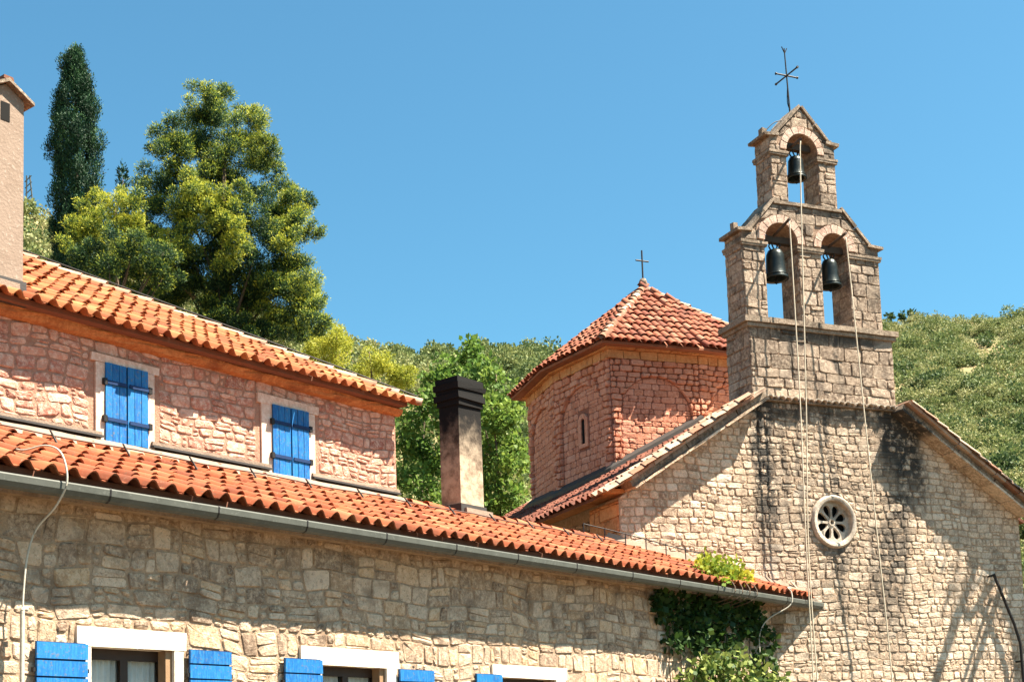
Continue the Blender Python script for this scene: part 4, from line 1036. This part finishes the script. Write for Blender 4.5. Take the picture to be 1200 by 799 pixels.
# ================================================================== TREES
M['bark'] = plain_mat('bark', (.12, .085, .06), .9, scale=8, bump=.6, bdist=.03)
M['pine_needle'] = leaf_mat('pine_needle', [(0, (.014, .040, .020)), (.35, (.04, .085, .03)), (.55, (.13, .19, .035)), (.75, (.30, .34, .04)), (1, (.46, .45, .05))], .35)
M['bright_needle'] = leaf_mat('bright_needle', [(0, (.08, .12, .02)), (.4, (.28, .31, .04)), (1, (.48, .45, .06))], .35)
M['cypress_leaf'] = leaf_mat('cypress_leaf', [(0, (.008, .026, .014)), (.5, (.018, .060, .024)), (1, (.05, .115, .035))], .1)
M['broad_leaf'] = leaf_mat('broad_leaf', [(0, (.03, .07, .015)), (.4, (.09, .17, .03)), (1, (.24, .32, .06))], .4)
M['ivy_leaf'] = leaf_mat('ivy_leaf', [(0, (.015, .04, .012)), (.5, (.05, .10, .02)), (1, (.26, .30, .08))], .3)
M['yellow_leaf'] = leaf_mat('yellow_leaf', [(0, (.12, .20, .02)), (.5, (.28, .32, .03)), (1, (.50, .44, .05))], .35)

def tree_base(name, x, Y, label, cat, group=None):
    p = at(x, 700, Y); a = math.atan2(p.x, p.y); r = math.hypot(p.x, p.y)
    z = max(0.0, float(hN(np.array([a]), np.array([r]))[0])) if r > 50 else 0.0
    return thing(name, Vector((p.x, p.y, z)), label, cat, group)
def trunk(t, top, r, lobes, mat='bark', limbs=10, seed=1):
    rg = random.Random(seed); b = t.location.copy(); top = Vector(top)
    pts = [b + (top - b) * (i / 6) + Vector((rg.uniform(-.1, .1), rg.uniform(-.1, .1), 0)) * (0 < i < 6) for i in range(7)]
    MB().tube(pts, r, 9, r * .25).build('trunk', mat, t, smooth=True)
    ls = sorted(lobes, key=lambda l: -l[1])[:limbs]
    for l in ls:
        c = Vector(l[0]); h = max(0.2, min(.95, (c.z - b.z) / max(.1, top.z - b.z) - .12)); a = b + (top - b) * h
        MB().tube([a, a.lerp(c, .5) + UZ * -.15, c], r * .32, 6, r * .08).build('limb', mat, t, smooth=True)
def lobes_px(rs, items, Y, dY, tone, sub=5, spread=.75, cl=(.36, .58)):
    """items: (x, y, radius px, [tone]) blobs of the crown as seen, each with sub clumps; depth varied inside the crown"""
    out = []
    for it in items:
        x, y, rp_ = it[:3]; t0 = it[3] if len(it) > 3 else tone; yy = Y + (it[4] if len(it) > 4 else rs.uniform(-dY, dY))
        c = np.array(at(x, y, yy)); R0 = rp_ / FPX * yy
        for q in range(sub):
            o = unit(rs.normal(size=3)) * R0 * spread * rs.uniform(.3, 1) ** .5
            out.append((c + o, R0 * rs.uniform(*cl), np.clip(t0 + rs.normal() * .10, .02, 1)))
    return out

# cypress
t = tree_base('cypress_tree', 92, 62, 'tall narrow dark cypress rising beside the plastered chimney', 'tree')
rs = np.random.RandomState(11); lob = []
for y in np.arange(64, 420, 5.0):
    f = (y - 60) / 250.0; half = 33 * (min(1, f * 3.2) ** .75) * (1 if y < 250 else 1.05); half = max(5, min(34, half if y > 75 else 7 + (y - 62) * .7))
    cx = 87 + 8 * f * .6
    for q in range(9):
        a = rs.uniform(0, 6.28); rr = half * rs.uniform(.45, .92)
        c = np.array(at(cx + rr * math.cos(a), y + rs.uniform(-4, 4), 62 + rr * math.sin(a) * 62 / FPX)); lob.append((c, rs.uniform(.16, .34) * min(1, .5 + half / 34), np.clip(.35 + rs.normal() * .22, 0.02, 1)))
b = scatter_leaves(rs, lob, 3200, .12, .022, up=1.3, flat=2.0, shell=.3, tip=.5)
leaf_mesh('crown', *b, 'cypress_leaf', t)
trunk(t, at(88, 90, 62), .16, lob, limbs=0)

# big pine: clumps read off its outline
t = tree_base('pine_tree', 265, 58, 'large spreading pine with dark blue-green and yellow-green clumps behind the hipped roof', 'tree')
rs = np.random.RandomState(12)
D_ = .22; Lt = .62; Md = .42
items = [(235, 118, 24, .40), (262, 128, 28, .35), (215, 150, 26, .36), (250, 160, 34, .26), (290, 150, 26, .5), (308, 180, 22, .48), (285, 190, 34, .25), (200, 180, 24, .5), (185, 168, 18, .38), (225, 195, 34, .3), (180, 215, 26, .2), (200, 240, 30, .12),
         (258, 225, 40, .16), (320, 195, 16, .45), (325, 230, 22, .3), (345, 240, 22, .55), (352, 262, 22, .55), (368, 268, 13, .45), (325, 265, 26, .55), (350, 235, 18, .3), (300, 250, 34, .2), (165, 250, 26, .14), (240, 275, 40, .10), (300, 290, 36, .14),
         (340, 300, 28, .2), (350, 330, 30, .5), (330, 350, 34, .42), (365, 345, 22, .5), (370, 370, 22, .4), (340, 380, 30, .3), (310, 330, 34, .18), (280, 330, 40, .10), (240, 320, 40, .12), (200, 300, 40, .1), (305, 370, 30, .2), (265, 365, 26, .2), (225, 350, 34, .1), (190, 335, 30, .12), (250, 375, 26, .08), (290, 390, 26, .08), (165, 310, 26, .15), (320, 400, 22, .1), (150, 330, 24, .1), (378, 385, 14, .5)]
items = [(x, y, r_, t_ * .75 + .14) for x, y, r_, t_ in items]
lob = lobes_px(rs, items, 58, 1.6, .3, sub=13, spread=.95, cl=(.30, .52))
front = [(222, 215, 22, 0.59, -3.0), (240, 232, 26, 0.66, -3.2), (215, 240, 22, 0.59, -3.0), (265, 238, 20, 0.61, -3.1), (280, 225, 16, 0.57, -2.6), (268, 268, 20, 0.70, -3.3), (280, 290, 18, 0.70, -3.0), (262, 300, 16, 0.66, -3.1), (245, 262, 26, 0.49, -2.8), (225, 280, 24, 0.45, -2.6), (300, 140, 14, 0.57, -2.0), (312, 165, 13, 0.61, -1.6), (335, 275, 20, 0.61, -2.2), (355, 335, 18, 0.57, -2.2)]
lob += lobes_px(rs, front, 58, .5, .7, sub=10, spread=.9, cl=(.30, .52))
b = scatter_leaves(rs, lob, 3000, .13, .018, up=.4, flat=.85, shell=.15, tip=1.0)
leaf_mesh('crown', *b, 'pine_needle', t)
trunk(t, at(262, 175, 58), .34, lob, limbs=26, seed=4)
# lower bright pine in front of it, at the cypress foot
t = tree_base('pine_tree', 140, 55, 'low yellow-green pine at the foot of the dark cypress', 'tree')
rs = np.random.RandomState(13)
items = [(110, 240, 18, .8), (135, 230, 20, .85), (150, 250, 20, .8), (120, 262, 24, .75), (95, 270, 18, .7), (145, 275, 22, .7), (160, 235, 14, .6), (130, 295, 30, .35), (170, 300, 28, .3), (105, 300, 24, .3), (160, 325, 34, .25), (185, 280, 16, .7), (190, 310, 30, .3), (75, 285, 12, .6)]
lob = lobes_px(rs, items, 54, 1.2, .6, sub=10, spread=.9, cl=(.30, .52))
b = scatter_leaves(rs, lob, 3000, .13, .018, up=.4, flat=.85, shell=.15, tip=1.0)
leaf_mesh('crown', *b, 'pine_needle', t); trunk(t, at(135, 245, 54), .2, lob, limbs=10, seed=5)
# smaller dark spire between
t = tree_base('cypress_tree', 145, 70, 'small dark cypress tip showing between the tall cypress and the large pine', 'tree')
lob = [(np.array(at(144 + rs.uniform(-1, 1) * (y - 195) * .13, y, 70)), .22, .3) for y in np.arange(198, 300, 3.0)]
b = scatter_leaves(rs, lob, 700, .22, .035, up=1.0, flat=1.5); leaf_mesh('crown', *b, 'cypress_leaf', t); trunk(t, at(144, 205, 70), .08, lob, limbs=0)
# bright bushes on the slope
def bush(name, items, Y, label, cat, mat, per, L, W, seed, sub=7, tone=.6, limbs=5, group=None, dY=.8, base=None):
    rs_ = np.random.RandomState(seed); x0 = sum(i[0] for i in items) / len(items); t = tree_base(name, x0, Y, label, cat, group)
    if base: t.location.z = base(math.atan2(t.location.x, t.location.y), math.hypot(t.location.x, t.location.y))
    lob = lobes_px(rs_, items, Y, dY, tone, sub=sub)
    b = scatter_leaves(rs_, lob, per, L, W, up=.3, flat=.9, shell=.3); leaf_mesh('crown', *b, mat, t)
    top = max(lob, key=lambda l: l[0][2])[0]; trunk(t, top, .12, lob, limbs=limbs, seed=seed); return t
bush('bush', [(385, 400, 22), (400, 402, 18), (372, 408, 18), (392, 418, 20), (360, 415, 14)], 66, 'rounded bright yellow-green bush just above the tall house roof', 'bush', 'bright_needle', 1700, .15, .025, 21)
bush('bush', [(440, 420, 20), (455, 428, 20), (430, 432, 18), (465, 445, 18), (478, 440, 14)], 64, 'yellow-green bush beyond the hip end of the tall house', 'bush', 'bright_needle', 1700, .15, .025, 22, tone=.5)
bush('bush', [(485, 455, 18), (500, 440, 14), (470, 458, 14)], 72, 'pale olive bush on the slope beside the blackened chimney', 'bush', 'scrub', 420, .28, .04, 23, tone=.7)
# broadleaf trees behind the chimney
bush('broadleaf_tree', [(545, 420, 22), (530, 440, 28), (560, 445, 28), (505, 465, 24), (490, 490, 26), (520, 480, 34), (545, 490, 40), (480, 520, 26), (500, 540, 34), (490, 570, 30), (530, 560, 36), (475, 560, 18), (555, 410, 14), (505, 450, 16)], 47,
     'leafy green tree with dark gaps standing behind the blackened chimney', 'tree', 'broad_leaf', 420, .18, .07, 24, sub=9, tone=.42, limbs=14, dY=1.6)
bush('broadleaf_tree', [(585, 460, 24), (575, 485, 30), (600, 490, 20), (590, 520, 30), (570, 545, 34), (600, 550, 22), (585, 580, 32), (560, 590, 26), (607, 520, 14), (575, 440, 16), (605, 470, 14), (600, 600, 18)], 44,
     'bright leafy tree filling the gap between chimney and dome', 'tree', 'broad_leaf', 420, .17, .07, 25, sub=9, tone=.6, limbs=12, dY=1.0)
for i, (x, y, r_, lb) in enumerate(((1043, 371, 4, 'tiny dark tree nearest the bell gable on the bare ridge'), (1057, 370, 3.5, 'smallest of the dark trees on the bare ridge'), (1069, 368, 5, 'rounded dark tree on the ridge past two smaller ones'), (985, 378, 7, 'dark tree on the ridge showing through the belfry arch'))):
    bush('ridge_tree', [(x, y, r_), (x + 1, y + 3, r_ * .8)], 322, lb, 'tree', 'forest', 40, .9, .35, 40 + i, sub=5, tone=.15, limbs=1, group='trees on the bare ridge', dY=.3, base=lambda az_, r_: float(hF(np.array([az_]), np.array([r_]))[0]))
mast = thing('mast', at(35, 250, 123), 'faint lattice mast on the hill between chimney and cypress', 'mast')
a, b2 = at(35, 250, 123), at(33, 206, 123)
for q in (-.35, .35): MB().tube([a + Vector((q, 0, 0)), b2 + Vector((q * .4, 0, 0))], .07, 5).build('leg', 'gutter', mast)
for q in range(6): MB().tube([a.lerp(b2, q / 6) + Vector((-.33, 0, 0)), a.lerp(b2, (q + 1) / 6) + Vector((.3, 0, 0))], .05, 5).build('brace', 'gutter', mast)

# ================================================================== CREEPER
rs = np.random.RandomState(31)
iv = thing('climbing_plant', HP(14.5, WALL_D - .1, 0), 'dark leafy creeper hanging under the gutter at the end of the wing wall', 'plant')
lob = []
def put(t, z, r, tone, dd=0.0): lob.append((np.array(HP(t, WALL_D - .12 - dd, z)), r, tone))
for q in range(230):
    t = rs.uniform(12.3, 16.4); top = 4.72; dep = 1.0 if t < 15.4 else .6
    z = top - rs.uniform(0, 1) ** 1.3 * dep * (1.0 if 12.6 < t else .5); put(t, z, rs.uniform(.08, .2), .12 + rs.uniform(0, .18))
for q in range(230):
    t = rs.uniform(12.9, 16.6); z = 3.75 - rs.uniform(0, 1.9) - .25 * abs(t - 14.8); put(t, z, rs.uniform(.10, .24), rs.uniform(.45, 1.0), rs.uniform(.05, .35))
for q in range(60):
    t = rs.uniform(16.1, 16.9); z = rs.uniform(2.2, 4.3); put(t, z, rs.uniform(.08, .18), rs.uniform(.1, .45))
b = scatter_leaves(rs, lob, 330, .14, .066, up=-.3, shell=.1); leaf_mesh('foliage', *b, 'ivy_leaf', iv, kind='stuff')
for q in range(9):
    t = 12.8 + q * .45 + rs.uniform(-.1, .1)
    MB().tube(spline([HP(t + rs.uniform(-.3, .3), WALL_D - .05, .3), HP(t + .15, WALL_D - .06, 1.8), HP(t - .1, WALL_D - .07, 3.3), HP(t + rs.uniform(-.2, .2), WALL_D - .06, 4.6)], 4), .02, 5, .008).build('stem', 'bark', iv)
rpnt = thing('climbing_plant', rp(14.7, .3, 0), 'bright yellow-green creeper growing over the wing roof edge above the gutter', 'plant')
lob = [(np.array(rp(rs.uniform(13.7, 15.0), rs.uniform(.0, .6), rs.uniform(.05, .42))), rs.uniform(.08, .16), rs.uniform(.05, .5)) for _ in range(46)]
lob += [(np.array(rp(rs.uniform(14.7, 15.7), rs.uniform(.1, .5), rs.uniform(.06, .28))), rs.uniform(.07, .13), rs.uniform(.5, 1)) for _ in range(36)]
b = scatter_leaves(rs, lob, 800, .10, .05, up=.4, shell=.2); leaf_mesh('foliage', *b, 'yellow_leaf', rpnt, kind='stuff')
for q in range(4): MB().tube(spline([HP(14.2 + q * .3, WALL_D - .1, 4.6), HP(14.2 + q * .3, -.1, 4.75), rp(14.3 + q * .3, -.05, .08), rp(14.3 + q * .3, .4, .1)], 3), .012, 5).build('stem', 'bark', rpnt)

# ================================================================== unseen pine added off the church corner, limbs aimed to streak the front with shade
def cast(x, y, dist):
    d = ray(x, y); k_ = (F0 - EYE).dot(nF) / d.dot(nF); return EYE + d * k_ + SUN * dist
rs = np.random.RandomState(51)
q0 = cast(1150, 640, 9.5)
t = thing('pine_tree', FP(7.6, -1.2, 0), 'unseen pine added beside the church corner to cast shade on the church front', 'tree')
lob = []
for x, y, r_ in ((1160, 620, .6), (1145, 650, .45), (1185, 730, .5), (1195, 770, .6), (1120, 630, .4)):
    c = cast(x, y, 9.5 + rs.uniform(-.4, .4))
    for q in range(5): lob.append((np.array(c) + rs.normal(size=3) * r_ * .4, r_ * rs.uniform(.5, .7), .4))
b = scatter_leaves(rs, lob, 300, .22, .03, up=.3, flat=.7, shell=.2); leaf_mesh('crown', *b, 'pine_needle', t)
tp = FP(7.6, -1.2, 0); MB().tube([Vector((q0.x, q0.y, 0)).lerp(tp, 1.0), tp + UZ * 6, tp + UZ * 12.5], .26, 9, .12).build('trunk', 'bark', t, smooth=True)
for s_, z_, d0_, d1_, r_ in ((6.55, 10.0, -1.05, -2.6, .09), (6.75, 8.9, -1.2, -2.9, .06), (7.15, 9.3, -1.0, -2.6, .10), (6.9, 10.9, -1.9, -3.2, .07)):
    MB().tube([tp + UZ * (z_ - .8), FP((s_ + 7.6) / 2, d0_, z_ - .2), FP(s_, d0_, z_), FP(s_ + .05, d1_, z_ + .05)], r_, 7, r_ * .8).build('limb', 'bark', t, smooth=True)
